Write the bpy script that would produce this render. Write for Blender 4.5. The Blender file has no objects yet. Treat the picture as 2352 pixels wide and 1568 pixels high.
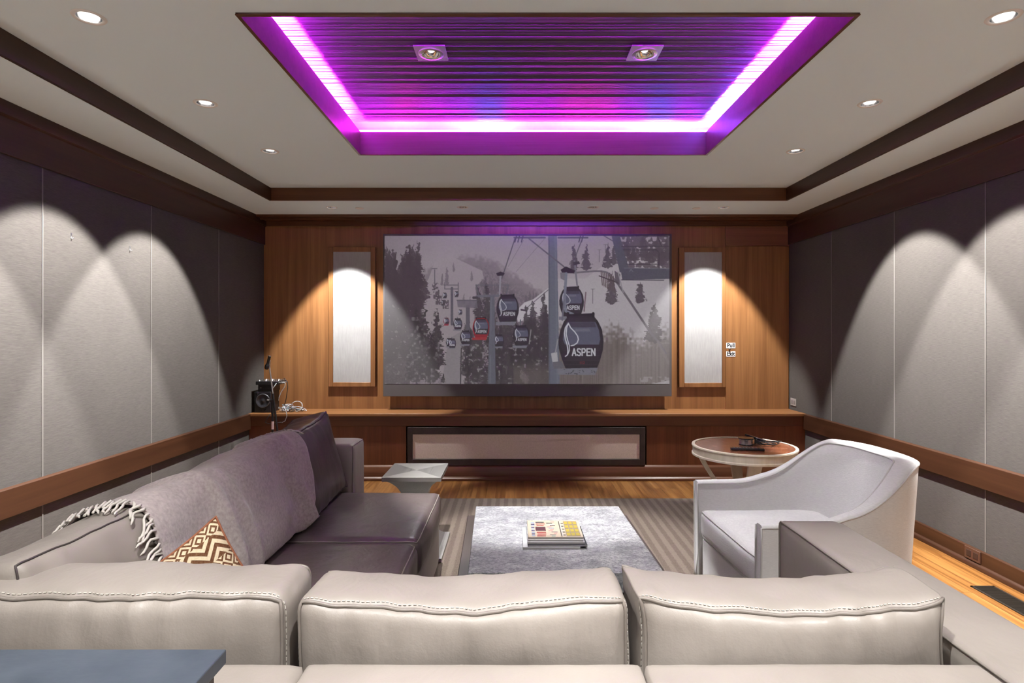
import bpy, bmesh, math, random
import numpy as np
from mathutils import Vector, Matrix, noise

# ------------------------------------------------------------------ camera
scene = bpy.context.scene
COL = scene.collection
F_PX, CX, CY, EYE = 1360.0, 1182.0, 763.0, 1.45      # focal length and vanishing point in pixels of the 2352x1568 frame
cam_d = bpy.data.cameras.new('camera')
cam = bpy.data.objects.new('camera', cam_d)
COL.objects.link(cam)
cam.location = (0, 0, EYE)
cam.rotation_euler = (math.pi / 2, 0, 0)
cam_d.sensor_width = 36.0
cam_d.lens = 36.0 * F_PX / 2352.0
cam_d.shift_x = (1176.0 - CX) / 2352.0
cam_d.shift_y = (CY - 784.0) / 2352.0
cam_d.clip_start = 0.02
scene.camera = cam

# ------------------------------------------------------------------ world, exposure
w = bpy.data.worlds.new('world')
scene.world = w
w.use_nodes = True
w.node_tree.nodes['Background'].inputs[0].default_value = (0.02, 0.02, 0.02, 1)
w.node_tree.nodes['Background'].inputs[1].default_value = 0.0
scene.view_settings.view_transform = 'Standard'
scene.view_settings.look = 'None'
scene.view_settings.gamma = 1.0
scene.view_settings.use_curve_mapping = False
scene.view_settings.exposure = 0.0
scene.cycles.diffuse_bounces = 7
scene.cycles.max_bounces = 14
SPOT_W = 560.0          # wall washers
REAR_W = 185.0           # downlights over the seats
TRAY_W = 420.0
LED_STRENGTH = 9000.0
LED_FILL = 380.0

# room dimensions
XL, XR = -2.609, 2.854
YB, YF = 6.16, -2.2
ZS, ZC = 2.624, 2.732            # soffit, ceiling
TX0, TX1, TY0, TY1 = -1.121, 1.387, 2.375, 4.263   # light recess opening
FX0, FX1, FY1 = -2.163, 2.41, 5.252                # raised ceiling field
rnd = random.Random(7)

# ------------------------------------------------------------------ helpers
def at(px, py, Y):
    return Vector(((px - CX) * Y / F_PX, Y, EYE - (py - CY) * Y / F_PX))

class MB:
    def __init__(self):
        self.v = []; self.f = []; self.m = []
    def add(self, vs, fs, mi=0):
        o = len(self.v)
        self.v.extend([tuple(p) for p in vs])
        self.f.extend([tuple(i + o for i in f) for f in fs])
        self.m.extend([mi] * len(fs))
        return self
    def box(self, x0, x1, y0, y1, z0, z1, mi=0):
        vs = [(x, y, z) for x in (x0, x1) for y in (y0, y1) for z in (z0, z1)]
        fs = [(0, 1, 3, 2), (4, 6, 7, 5), (0, 4, 5, 1), (2, 3, 7, 6), (0, 2, 6, 4), (1, 5, 7, 3)]
        return self.add(vs, fs, mi)
    def tube(self, pts, r, seg=8, closed=False, mi=0):
        pts = [Vector(p) for p in pts]
        n = len(pts); rs = r if isinstance(r, (list, tuple)) else [r] * n
        rings = []; up = None
        for i, p in enumerate(pts):
            a = pts[(i - 1) % n] if (closed or i > 0) else p
            b = pts[(i + 1) % n] if (closed or i < n - 1) else p
            t = (b - a)
            t = t.normalized() if t.length > 1e-9 else Vector((0, 0, 1))
            if up is None:
                up = Vector((0, 0, 1)) if abs(t.z) < 0.9 else Vector((1, 0, 0))
            s = t.cross(up)
            if s.length < 1e-6: s = t.cross(Vector((1, 0.3, 0)))
            s.normalize(); up = s.cross(t).normalized()
            rings.append([p + (s * math.cos(q) + up * math.sin(q)) * rs[i] for q in [2 * math.pi * k / seg for k in range(seg)]])
        vs = [q for rg in rings for q in rg]; fs = []
        for i in range(n if closed else n - 1):
            j = (i + 1) % n
            for k in range(seg):
                l = (k + 1) % seg
                fs.append((i * seg + k, i * seg + l, j * seg + l, j * seg + k))
        if not closed:
            fs.append(tuple(range(seg - 1, -1, -1))); fs.append(tuple((n - 1) * seg + k for k in range(seg)))
        return self.add(vs, fs, mi)
    def lathe(self, prof, c=(0, 0, 0), seg=48, mi=0, cap=True):
        c = Vector(c); vs = []; n = len(prof)
        for r, z in prof:
            for k in range(seg):
                a = 2 * math.pi * k / seg
                vs.append(c + Vector((r * math.cos(a), r * math.sin(a), z)))
        fs = []
        for i in range(n - 1):
            for k in range(seg):
                l = (k + 1) % seg
                fs.append((i * seg + k, i * seg + l, (i + 1) * seg + l, (i + 1) * seg + k))
        if cap:
            if prof[0][0] > 1e-6: fs.append(tuple(range(seg - 1, -1, -1)))
            if prof[-1][0] > 1e-6: fs.append(tuple((n - 1) * seg + k for k in range(seg)))
        return self.add(vs, fs, mi)
    def prism(self, poly, axis, a0, a1, mi=0):
        """poly: 2-D points; axis 'x' (poly is y,z), 'y' (x,z) or 'z' (x,y)"""
        n = len(poly)
        def mk(p, a):
            return {'x': (a, p[0], p[1]), 'y': (p[0], a, p[1]), 'z': (p[0], p[1], a)}[axis]
        vs = [mk(p, a0) for p in poly] + [mk(p, a1) for p in poly]
        fs = [(i, (i + 1) % n, n + (i + 1) % n, n + i) for i in range(n)]
        fs += [tuple(range(n - 1, -1, -1)), tuple(range(n, 2 * n))]
        return self.add(vs, fs, mi)
    def grid(self, fn, nu, nv, mi=0, closed_u=False):
        vs = [fn(i / nu, j / nv) for i in range(nu + 1) for j in range(nv + 1)]
        fs = [(i * (nv + 1) + j, (i + 1) * (nv + 1) + j, (i + 1) * (nv + 1) + j + 1, i * (nv + 1) + j + 1) for i in range(nu) for j in range(nv)]
        return self.add(vs, fs, mi)
    def xf(self, M, start=0):
        for i in range(start, len(self.v)):
            self.v[i] = tuple(M @ Vector(self.v[i]))
        return self

ORG = {}
def link_mesh(name, mb, mats, org, smooth, weld):
    me = bpy.data.meshes.new(name)
    me.from_pydata([(p[0] - org[0], p[1] - org[1], p[2] - org[2]) for p in mb.v], [], mb.f)
    for m in (mats if isinstance(mats, (list, tuple)) else [mats]): me.materials.append(m)
    if any(mb.m): me.polygons.foreach_set('material_index', mb.m)
    bm = bmesh.new(); bm.from_mesh(me)
    if weld: bmesh.ops.remove_doubles(bm, verts=bm.verts, dist=weld)
    bmesh.ops.recalc_face_normals(bm, faces=bm.faces)
    bm.to_mesh(me); bm.free()
    if smooth:
        me.polygons.foreach_set('use_smooth', [True] * len(me.polygons))
        if smooth is not True: me.set_sharp_from_angle(angle=math.radians(smooth))
    me.update()
    o = bpy.data.objects.new(name, me); COL.objects.link(o)
    return o
def bevel(o, wd, seg=2):
    b = o.modifiers.new('bevel', 'BEVEL'); b.width = wd; b.segments = seg
    b.limit_method = 'ANGLE'; b.angle_limit = math.radians(40)
    o.data.polygons.foreach_set('use_smooth', [True] * len(o.data.polygons))
    o.data.set_sharp_from_angle(angle=math.radians(60))
    return o
def part(name, mb, mats, parent, smooth=None, bev=0, weld=0, label=None):
    org = ORG[parent.name]
    o = link_mesh(name, mb, mats, org, smooth, weld)
    o.parent = parent; ORG[o.name] = org
    if bev: bevel(o, bev)
    if label: o['label'] = label
    return o
def tag(o, label, cat, group=None, kind=None):
    o['label'] = label; o['category'] = cat
    if group: o['group'] = group
    if kind: o['kind'] = kind
    return o
def thing(name, loc, label, cat, group=None, kind=None):
    o = bpy.data.objects.new(name, None); COL.objects.link(o)
    o.location = loc; o.empty_display_size = 0.1
    ORG[o.name] = tuple(loc)
    return tag(o, label, cat, group, kind)
def solo(name, mb, mats, loc, label, cat, group=None, kind=None, smooth=None, bev=0, weld=0):
    o = link_mesh(name, mb, mats, loc, smooth, weld)
    o.location = loc; ORG[o.name] = tuple(loc)
    if bev: bevel(o, bev)
    return tag(o, label, cat, group, kind)
def struct(name, mb, mats, label, cat, **k):
    return solo(name, mb, mats, (0, 0, 0), label, cat, kind='structure', **k)
def copy_tree(o, loc=None, label=None):  # lamps are added per fixture
    c = o.copy(); COL.objects.link(c)
    if loc is not None: c.location = loc; ORG[c.name] = tuple(loc)
    if label: c['label'] = label
    for ch in list(o.children):
        if ch.type == 'LIGHT': continue
        d = ch.copy(); COL.objects.link(d); d.parent = c
        for g in list(ch.children):
            e = g.copy(); COL.objects.link(e); e.parent = d
    return c

# ------------------------------------------------------------------ materials
class NT:
    def __init__(self, name):
        self.m = bpy.data.materials.new(name); self.m.use_nodes = True
        self.t = self.m.node_tree; self.b = self.t.nodes['Principled BSDF']
    def n(self, typ, ins=None, **props):
        nd = self.t.nodes.new(typ)
        for k, v in props.items(): setattr(nd, k, v)
        for k, v in (ins or {}).items():
            if isinstance(v, bpy.types.NodeSocket): self.t.links.new(v, nd.inputs[k])
            else: nd.inputs[k].default_value = v
        return nd
    def set(self, **k):
        for a, v in k.items():
            s = self.b.inputs[a.replace('_', ' ')]
            if isinstance(v, bpy.types.NodeSocket): self.t.links.new(v, s)
            else: s.default_value = v
        return self
    def coord(self, scale=(1, 1, 1), rot=(0, 0, 0)):
        c = self.n('ShaderNodeTexCoord')
        return self.n('ShaderNodeMapping', {'Vector': c.outputs['Object'], 'Scale': scale, 'Rotation': rot}).outputs[0]
    def noise(self, vec, scale, detail=4, rough=0.55, dist=0.0):
        return self.n('ShaderNodeTexNoise', {'Vector': vec, 'Scale': scale, 'Detail': detail, 'Roughness': rough, 'Distortion': dist}).outputs[0]
    def ramp(self, fac, stops):
        r = self.n('ShaderNodeValToRGB', {'Fac': fac})
        e = r.color_ramp.elements
        while len(e) < len(stops): e.new(0.5)
        for q, (p, c) in zip(e, stops):
            q.position = p; q.color = (*c, 1) if len(c) == 3 else c
        return r.outputs[0]
    def mix(self, fac, a, b, mode='MIX'):
        m = self.n('ShaderNodeMix', data_type='RGBA', blend_type=mode)
        for i, v in ((0, fac), (6, a), (7, b)):
            if isinstance(v, bpy.types.NodeSocket): self.t.links.new(v, m.inputs[i])
            else: m.inputs[i].default_value = (*v, 1) if isinstance(v, tuple) and len(v) == 3 else v
        return m.outputs[2]
    def bump(self, h, strength, dist=0.01):
        b = self.n('ShaderNodeBump', {'Height': h, 'Strength': strength, 'Distance': dist})
        self.t.links.new(b.outputs[0], self.b.inputs['Normal'])
        return self

def plain(name, col, rough=0.5, metal=0.0, spec=0.5):
    t = NT(name).set(Base_Color=(*col, 1), Roughness=rough, Metallic=metal, Specular_IOR_Level=spec)
    return t.m
def wood(name, c0, c1, axis='z', rough=0.38, scale=1.0):
    t = NT(name)
    s = {'x': (0.5, 14, 14), 'y': (14, 0.5, 14), 'z': (14, 14, 0.5)}[axis]
    s2 = {'x': (2, 90, 90), 'y': (90, 2, 90), 'z': (90, 90, 2)}[axis]
    a = t.noise(t.coord(tuple(q * scale for q in s)), 1.0, 5, 0.6, 0.35)
    b = t.noise(t.coord(tuple(q * scale for q in s2)), 1.0, 3, 0.6)
    col = t.ramp(a, [(0.28, c0), (0.72, c1)])
    col = t.mix(t.ramp(b, [(0.35, (0, 0, 0)), (0.75, (0.28,) * 3)]), col, tuple(q * 0.45 for q in c0))
    t.set(Base_Color=col, Roughness=rough, Specular_IOR_Level=0.4)
    t.bump(b, 0.06, 0.002)
    return t.m
def leather(name, c0, c1, rough=0.42):
    t = NT(name); v = t.coord()
    n1 = t.noise(v, 3.0, 3, 0.5); n2 = t.noise(v, 260.0, 2, 0.5); n3 = t.noise(v, 22.0, 3, 0.6)
    t.set(Base_Color=t.ramp(n1, [(0.3, c0), (0.7, c1)]), Roughness=rough, Specular_IOR_Level=0.45)
    h = t.n('ShaderNodeMath', {0: n2, 1: 0.25}, operation='MULTIPLY').outputs[0]
    h = t.n('ShaderNodeMath', {0: h, 1: n3}, operation='ADD').outputs[0]
    n4 = t.noise(t.coord((9, 6, 3.2)), 1.0, 3, 0.55, 0.8)
    n4 = t.n('ShaderNodeMath', {0: n4, 1: 4.0}, operation='MULTIPLY').outputs[0]
    h = t.n('ShaderNodeMath', {0: h, 1: n4}, operation='ADD').outputs[0]
    t.bump(h, 0.16, 0.007)
    return t.m
def cloth(name, c0, c1, sc=(300, 300, 300), rough=0.9, bump=0.25, sheen=0.2, big=4.0):
    t = NT(name)
    a = t.noise(t.coord(sc), 1.0, 2, 0.6); b = t.noise(t.coord(), big, 4, 0.6)
    col = t.ramp(a, [(0.3, c0), (0.7, c1)])
    col = t.mix(0.35, col, t.ramp(b, [(0.3, c0), (0.7, c1)]))
    t.set(Base_Color=col, Roughness=rough, Specular_IOR_Level=0.2, Sheen_Weight=sheen)
    t.bump(a, bump, 0.003)
    return t.m
def glow(name, col, strength, base=(0.8, 0.8, 0.8)):
    t = NT(name).set(Base_Color=(*base, 1), Emission_Color=(*col, 1), Emission_Strength=strength)
    return t.m

M = {}
M['wood_v'] = wood('walnut_vertical_grain', (0.18, 0.075, 0.026), (0.33, 0.155, 0.058), 'z')
M['wood_h'] = wood('walnut_horizontal_grain', (0.085, 0.03, 0.012), (0.15, 0.058, 0.024), 'x')
M['wood_y'] = wood('walnut_lengthwise_grain', (0.034, 0.013, 0.006), (0.06, 0.024, 0.011), 'y')
M['wood_top'] = wood('walnut_ledge_top', (0.18, 0.075, 0.026), (0.31, 0.145, 0.055), 'x')
M['wood_low'] = wood('walnut_cabinet_front', (0.11, 0.035, 0.013), (0.19, 0.065, 0.025), 'z')
M['wood_dark'] = wood('espresso_wood', (0.03, 0.02, 0.017), (0.055, 0.037, 0.03), 'y', 0.4)
M['ceiling'] = plain('matte_ceiling_paint', (0.77, 0.91, 0.98), 0.9, 0, 0.2)
M['white'] = plain('white_paint', (0.8, 0.8, 0.79), 0.55)
M['black'] = plain('black_plastic', (0.012, 0.012, 0.013), 0.42)
M['black_gloss'] = plain('black_glossy_plastic', (0.012, 0.012, 0.016), 0.18)
M['dark_hole'] = plain('black_matte', (0.006, 0.006, 0.006), 0.9)
M['chrome'] = plain('chrome', (0.85, 0.85, 0.86), 0.12, 1.0)
M['steel'] = plain('silver_metal', (0.7, 0.7, 0.7), 0.3, 1.0)
M['bulb'] = glow('lamp_glow', (1.0, 0.95, 0.88), 5.0)
M['bulb_dim'] = glow('lamp_glow_soft', (1.0, 0.95, 0.88), 1.6)
M['leather'] = leather('taupe_leather', (0.255, 0.225, 0.20), (0.32, 0.285, 0.255))
M['leather_dark'] = leather('dark_taupe_leather', (0.08, 0.062, 0.058), (0.11, 0.085, 0.08), 0.36)
M['piping'] = leather('taupe_leather_piping', (0.20, 0.175, 0.155), (0.24, 0.21, 0.185))
M['thread'] = plain('pale_thread', (0.5, 0.47, 0.42), 0.7)
M['thread_dark'] = plain('dark_seam', (0.05, 0.04, 0.038), 0.7)
M['armchair'] = cloth('white_woven_upholstery', (0.66, 0.66, 0.665), (0.80, 0.80, 0.80), (60, 60, 420), 0.85, 0.3, 0.15)
M['armchair_welt'] = plain('white_welt', (0.6, 0.59, 0.58), 0.8)
M['blanket'] = cloth('grey_lilac_wool', (0.30, 0.25, 0.24), (0.50, 0.44, 0.425), (75, 75, 75), 0.95, 0.55, 0.4)
M['fringe'] = plain('pale_wool_fringe', (0.62, 0.58, 0.54), 0.9)
M['brown_metal'] = plain('brown_outlet', (0.07, 0.03, 0.018), 0.45)
M['bronze'] = plain('bronze_metal', (0.045, 0.036, 0.028), 0.45, 0.6)
M['cream'] = None

def wall_fabric():
    t = NT('taupe_wall_fabric')
    a = t.noise(t.coord((260, 22, 420)), 1.0, 3, 0.65)
    b = t.noise(t.coord((1, 1.2, 0.7)), 1.6, 4, 0.6)
    col = t.ramp(a, [(0.3, (0.044, 0.038, 0.034)), (0.75, (0.086, 0.077, 0.068))])
    col = t.mix(0.25, col, t.ramp(b, [(0.3, (0.040, 0.035, 0.031)), (0.75, (0.078, 0.070, 0.062))]))
    t.set(Base_Color=col, Roughness=0.85, Specular_IOR_Level=0.25, Sheen_Weight=0.05)
    t.bump(a, 0.25, 0.002); return t.m
M['fabric'] = wall_fabric()
M['seam'] = plain('pale_seam_welt', (0.15, 0.138, 0.126), 0.8)
M['grille'] = cloth('pale_speaker_cloth', (0.30, 0.297, 0.296), (0.42, 0.416, 0.415), (420, 420, 12), 0.85, 0.2, 0.0)
def low_grille():
    t = NT('beige_speaker_cloth')
    a = t.noise(t.coord((120, 120, 120)), 1.0, 2, 0.6)
    b = t.noise(t.coord((1.2, 1, 22)), 1.0, 3, 0.55)
    col = t.ramp(a, [(0.3, (0.62, 0.53, 0.46)), (0.7, (0.74, 0.65, 0.57))])
    col = t.mix(t.ramp(b, [(0.60, (0, 0, 0)), (0.72, (0.35,) * 3)]), col, (0.36, 0.26, 0.20))
    t.set(Base_Color=col, Roughness=0.9, Specular_IOR_Level=0.2); t.bump(a, 0.2, 0.002); return t.m
M['low_grille'] = low_grille()
def floor_mat():
    t = NT('oak_plank_floor')
    v = t.coord()
    br = t.n('ShaderNodeTexBrick', {'Vector': t.coord((1, 1, 1), (0, 0, math.pi / 2)), 'Color1': (0, 0, 0, 1), 'Color2': (1, 1, 1, 1), 'Mortar': (0.5,) * 3 + (1,), 'Scale': 1.0, 'Mortar Size': 0.0012, 'Brick Width': 1.1, 'Row Height': 0.085})
    off = t.n('ShaderNodeVectorMath', {0: t.coord((18, 0.9, 1)), 1: br.outputs[0]}, operation='ADD').outputs[0]
    a = t.noise(off, 1.2, 5, 0.6, 0.8)
    col = t.ramp(a, [(0.3, (0.12, 0.046, 0.011)), (0.5, (0.24, 0.105, 0.027)), (0.72, (0.37, 0.185, 0.055))])
    tint = t.ramp(br.outputs[0], [(0.0, (0.72, 0.66, 0.6)), (1.0, (1, 1, 1))])
    col = t.mix(1.0, col, tint, 'MULTIPLY')
    col = t.mix(br.outputs[1], col, (0.05, 0.02, 0.008))
    t.set(Base_Color=col, Roughness=0.3, Specular_IOR_Level=0.45); t.bump(a, 0.05, 0.002); return t.m
M['floor'] = floor_mat()
def rug_mat():
    t = NT('striped_wool_rug')
    wv = t.n('ShaderNodeTexWave', {'Vector': t.coord(), 'Scale': 4.4, 'Distortion': 0.6, 'Detail': 2.0, 'Detail Scale': 6.0}, bands_direction='X')
    a = t.noise(t.coord((1, 1, 1)), 240.0, 2, 0.7)
    zz = t.n('ShaderNodeTexWave', {'Vector': t.coord(), 'Scale': 26.0, 'Distortion': 5.0, 'Detail': 2.0, 'Detail Scale': 1.5}, bands_direction='Y')
    col = t.ramp(wv.outputs[1], [(0.30, (0.075, 0.056, 0.044)), (0.70, (0.165, 0.132, 0.106))])
    col = t.mix(0.35, col, t.ramp(zz.outputs[1], [(0.3, (0.08, 0.06, 0.047)), (0.7, (0.17, 0.14, 0.114))]))
    col = t.mix(t.ramp(a, [(0.35, (0.0,) * 3), (0.75, (0.5,) * 3)]), col, (0.26, 0.22, 0.18))
    t.set(Base_Color=col, Roughness=0.95, Specular_IOR_Level=0.1); t.bump(a, 0.5, 0.006); return t.m
M['rug'] = rug_mat()
def stone_mat():
    t = NT('mottled_grey_stone')
    v = t.coord((1, 1.5, 1))
    a = t.noise(v, 9.0, 10, 0.75, 0.3); b = t.noise(v, 70.0, 6, 0.75, 0.5); c = t.noise(v, 2.2, 4, 0.6)
    col = t.ramp(a, [(0.36, (0.15, 0.153, 0.165)), (0.5, (0.30, 0.302, 0.312)), (0.64, (0.46, 0.46, 0.46))])
    col = t.mix(t.ramp(b, [(0.38, (0.85,) * 3), (0.52, (0.0,) * 3)]), col, (0.06, 0.063, 0.075))
    col = t.mix(t.ramp(b, [(0.54, (0.0,) * 3), (0.72, (0.6,) * 3)]), col, (0.60, 0.60, 0.60))
    col = t.mix(t.ramp(c, [(0.35, (0.35,) * 3), (0.6, (0.0,) * 3)]), col, (0.16, 0.165, 0.185))
    t.set(Base_Color=col, Roughness=0.42, Specular_IOR_Level=0.4); t.bump(b, 0.15, 0.003); return t.m
M['stone'] = stone_mat()
def slate_mat():
    t = NT('blue_grey_slate')
    a = t.noise(t.coord(), 7.0, 6, 0.65); b = t.noise(t.coord((30, 90, 30)), 1.0, 4, 0.6)
    col = t.ramp(a, [(0.3, (0.034, 0.045, 0.060)), (0.7, (0.062, 0.076, 0.096))])
    t.set(Base_Color=col, Roughness=0.45); t.bump(b, 0.12, 0.002); return t.m
M['slate'] = slate_mat()
def marble_mat():
    t = NT('brown_veined_marble')
    v = t.coord((4, 12, 4), (0, 0, 0.25))
    a = t.noise(v, 1.0, 8, 0.68, 1.5); b = t.noise(v, 2.4, 8, 0.7, 2.0)
    col = t.ramp(a, [(0.3, (0.12, 0.034, 0.016)), (0.7, (0.25, 0.088, 0.045))])
    col = t.mix(t.ramp(b, [(0.57, (0.0,) * 3), (0.68, (0.8,) * 3)]), col, (0.5, 0.36, 0.27))
    t.set(Base_Color=col, Roughness=0.2, Specular_IOR_Level=0.5); return t.m
M['marble'] = marble_mat()
def cream_mat():
    t = NT('champagne_lacquer')
    a = t.noise(t.coord((30, 30, 4)), 1.0, 3, 0.6)
    t.set(Base_Color=t.ramp(a, [(0.3, (0.62, 0.56, 0.45)), (0.7, (0.74, 0.68, 0.57))]), Roughness=0.35, Metallic=0.1); return t.m
M['cream'] = cream_mat()
def brushed(name, sc, k=1.0):
    t = NT(name)
    a = t.noise(t.coord(sc), 1.0, 3, 0.6)
    t.set(Base_Color=t.ramp(a, [(0.3, (0.40 * k, 0.39 * k, 0.37 * k)), (0.7, (0.55 * k, 0.54 * k, 0.51 * k))]), Metallic=0.9,
          Roughness=t.ramp(a, [(0.3, (0.36,) * 3), (0.7, (0.5,) * 3)]))
    t.bump(a, 0.06, 0.001); return t.m
M['brush_x'] = brushed('brushed_steel_crosswise', (3, 300, 300))
M['brush_y'] = brushed('brushed_steel_lengthwise_dim', (300, 3, 300), 0.62)  # darker base paints in the dimmer reflection of two top facets
M['brush_z'] = brushed('brushed_steel_upright', (300, 300, 3))
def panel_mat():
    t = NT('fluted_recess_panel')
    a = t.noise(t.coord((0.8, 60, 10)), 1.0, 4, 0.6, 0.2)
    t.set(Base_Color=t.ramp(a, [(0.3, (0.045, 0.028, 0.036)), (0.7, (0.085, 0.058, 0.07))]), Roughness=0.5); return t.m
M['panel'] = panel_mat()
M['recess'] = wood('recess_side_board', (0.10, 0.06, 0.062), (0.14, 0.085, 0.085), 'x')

# ------------------------------------------------------------------ lamps of the room
def spot_for(parent, name, loc, target, power, size_deg, blend=0.35, radius=0.025, col=(1.0, 0.985, 0.965)):
    ld = bpy.data.lights.new(name, 'SPOT')
    ld.energy = power; ld.spot_size = math.radians(size_deg); ld.spot_blend = blend
    ld.shadow_soft_size = radius; ld.color = col
    lo = bpy.data.objects.new(name, ld); COL.objects.link(lo)
    o = Vector(ORG[parent.name]); lo.parent = parent
    lo.location = Vector(loc) - o
    lo.rotation_euler = (Vector(target) - Vector(loc)).to_track_quat('-Z', 'Y').to_euler()
    return lo

# ------------------------------------------------------------------ room shell
struct('floor', MB().box(XL - 0.1, XR + 0.1, YF, YB + 0.1, -0.06, 0), M['floor'], 'honey brown oak plank floor running under the furniture', 'floor')
struct('wall_rear', MB().box(XL, XR, YF - 0.1, YF, 0, 2.9), M['white'], 'pale painted wall behind the camera', 'wall')

def side_wall(name, x, sgn, seams, lab):
    root = struct(name, MB().box(min(x, x - sgn * -0.1), max(x, x + sgn * 0.1), YF, YB, 0, 2.9), M['fabric'], lab, 'wall')
    s = MB()
    for y in seams:
        s.box(min(x - sgn * 0.0035, x + sgn * 0.01), max(x - sgn * 0.0035, x + sgn * 0.01), y - 0.0035, y + 0.0035, 0.1, 2.36)
    part('seam', s, M['seam'], root)
    return root
side_wall('wall_left', XL, -1, [5.218, 4.249, 3.27, 2.29, 1.31, 0.33], 'left wall upholstered in taupe fabric panels with pale seams')
side_wall('wall_right', XR, 1, [5.33, 4.446, 3.587, 2.72, 1.85, 0.98], 'right wall upholstered in taupe fabric panels with pale seams')

struct('wall_back', MB().box(XL - 0.1, XR + 0.1, YB, YB + 0.1, 0, 2.9), M['wood_v'], 'back wall of warm walnut veneer around the screen', 'wall')

def ceiling_sheet(outer, holes_poly, holes_round, z):
    bm = bmesh.new(); edges = []
    def loop(pts):
        vs = [bm.verts.new((p[0], p[1], z)) for p in pts]
        for i in range(len(vs)): edges.append(bm.edges.new((vs[i], vs[(i + 1) % len(vs)])))
    loop(outer)
    for h in holes_poly: loop(h)
    for (x, y, r) in holes_round:
        loop([(x + r * math.cos(2 * math.pi * k / 28), y + r * math.sin(2 * math.pi * k / 28)) for k in range(28)])
    bmesh.ops.triangle_fill(bm, edges=edges, use_beauty=True, normal=(0, 0, -1))
    mb = MB(); mb.add([v.co[:] for v in bm.verts], [[v.index for v in f.verts] for f in (bm.verts.index_update(), bm.faces)[1]])
    bm.free(); return mb
def rect(x0, x1, y0, y1): return [(x0, y0), (x1, y0), (x1, y1), (x0, y1)]

LX, RX = -1.731, 1.988
ROW_Y = [4.19, 3.315, 2.408, 1.50, 0.60]
DOWN = [(LX, y) for y in ROW_Y] + [(RX, y) for y in ROW_Y]
SOF = [(-1.718, 5.563), (1.965, 5.563)]
SLOT = [(-0.487, 5.56), (0.736, 5.56)]
mb = ceiling_sheet(rect(FX0, FX1, YF, FY1), [rect(TX0, TX1, TY0, TY1)], [(x, y, 0.047) for x, y in DOWN], ZC)
struct('ceiling', mb, M['ceiling'], 'pale grey main ceiling field around the glowing recess', 'ceiling')
mb = MB()
so = ceiling_sheet(rect(FX0, FX1, FY1, YB), [], [(x, y, 0.040) for x, y in SOF + SLOT], ZS)
mb.add(so.v, so.f)
mb.add([(XL, YF, ZS), (FX0, YF, ZS), (FX0, YB, ZS), (XL, YB, ZS)], [(0, 1, 2, 3)])
mb.add([(FX1, YF, ZS), (XR, YF, ZS), (XR, YB, ZS), (FX1, YB, ZS)], [(0, 1, 2, 3)])
struct('ceiling_soffit', mb, M['ceiling'], 'lower pale grey ceiling band along the walls', 'ceiling')
# roof slab above everything keeps the room dark
struct('ceiling_slab', MB().box(XL - 0.1, XR + 0.1, YF - 0.1, YB + 0.1, 3.02, 3.1), M['white'], 'hidden slab above the ceiling', 'ceiling')

# fascia boards of the raised field
T_ = 0.02
struct('trim_1', MB().box(FX0 - T_, FX0, YF, FY1 + T_, ZS - 0.004, ZC + 0.03), M['wood_y'], 'dark walnut fascia stepping the ceiling along the left', 'trim', bev=0.003)
struct('trim_2', MB().box(FX1, FX1 + T_, YF, FY1 + T_, ZS - 0.004, ZC + 0.03), M['wood_y'], 'dark walnut fascia stepping the ceiling along the right', 'trim', bev=0.003)
struct('trim_3', MB().box(FX0, FX1, FY1, FY1 + T_, ZS - 0.004, ZC + 0.03), M['wood_h'], 'dark walnut fascia stepping the ceiling near the screen', 'trim', bev=0.003)

# crown boards on the side walls
def crown(name, x, sgn, lab):
    d = lambda q: x - sgn * q
    poly = [(d(0), 2.358), (d(0.016), 2.358), (d(0.016), 2.545), (d(0.034), 2.555), (d(0.038), ZS), (d(0), ZS)]
    struct(name, MB().prism(poly, 'y', YF, YB - 0.001), M['wood_y'], lab, 'trim', bev=0.002)
crown('trim_4', XL, -1, 'dark walnut crown board along the top of the left wall')
crown('trim_5', XR, 1, 'dark walnut crown board along the top of the right wall')
mb = MB().prism([(YB - 0.27, ZS), (YB - 0.27, 2.604), (YB - 0.262, 2.600), (YB - 0.255, 2.606), (YB - 0.12, 2.606), (YB - 0.115, 2.600), (YB - 0.02, 2.600), (YB - 0.02, 2.555), (YB, 2.553), (YB, ZS)], 'x', XL, XR)
struct('trim_6', mb, M['wood_h'], 'deep walnut crown box above the screen wall', 'trim', bev=0.002)

# an assumed violet LED line, added unseen behind a small baffle under the crown box, over the screen
vl = thing('assumed_light_line', (0.3, 5.96, 2.6), 'assumed violet light line, unseen behind a baffle in the crown above the screen', 'light strip', kind='structure')
part('baffle', MB().box(XL + 0.05, XR - 0.05, 5.950, 5.956, 2.583, 2.607), M['wood_h'], vl)
vm = MB(); vmat = []
for i in range(14):
    f_ = math.sin(math.pi * (i + 0.5) / 14) ** 2
    vm.box(-1.05 + i * 0.19, -1.05 + (i + 1) * 0.19, 5.962, 5.970, 2.596, 2.603, i); vmat.append(glow('violet_line', (0.20, 0.06, 1.0), 6.0 + 110.0 * f_))
part('led_strip', vm, vmat, vl)

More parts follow.
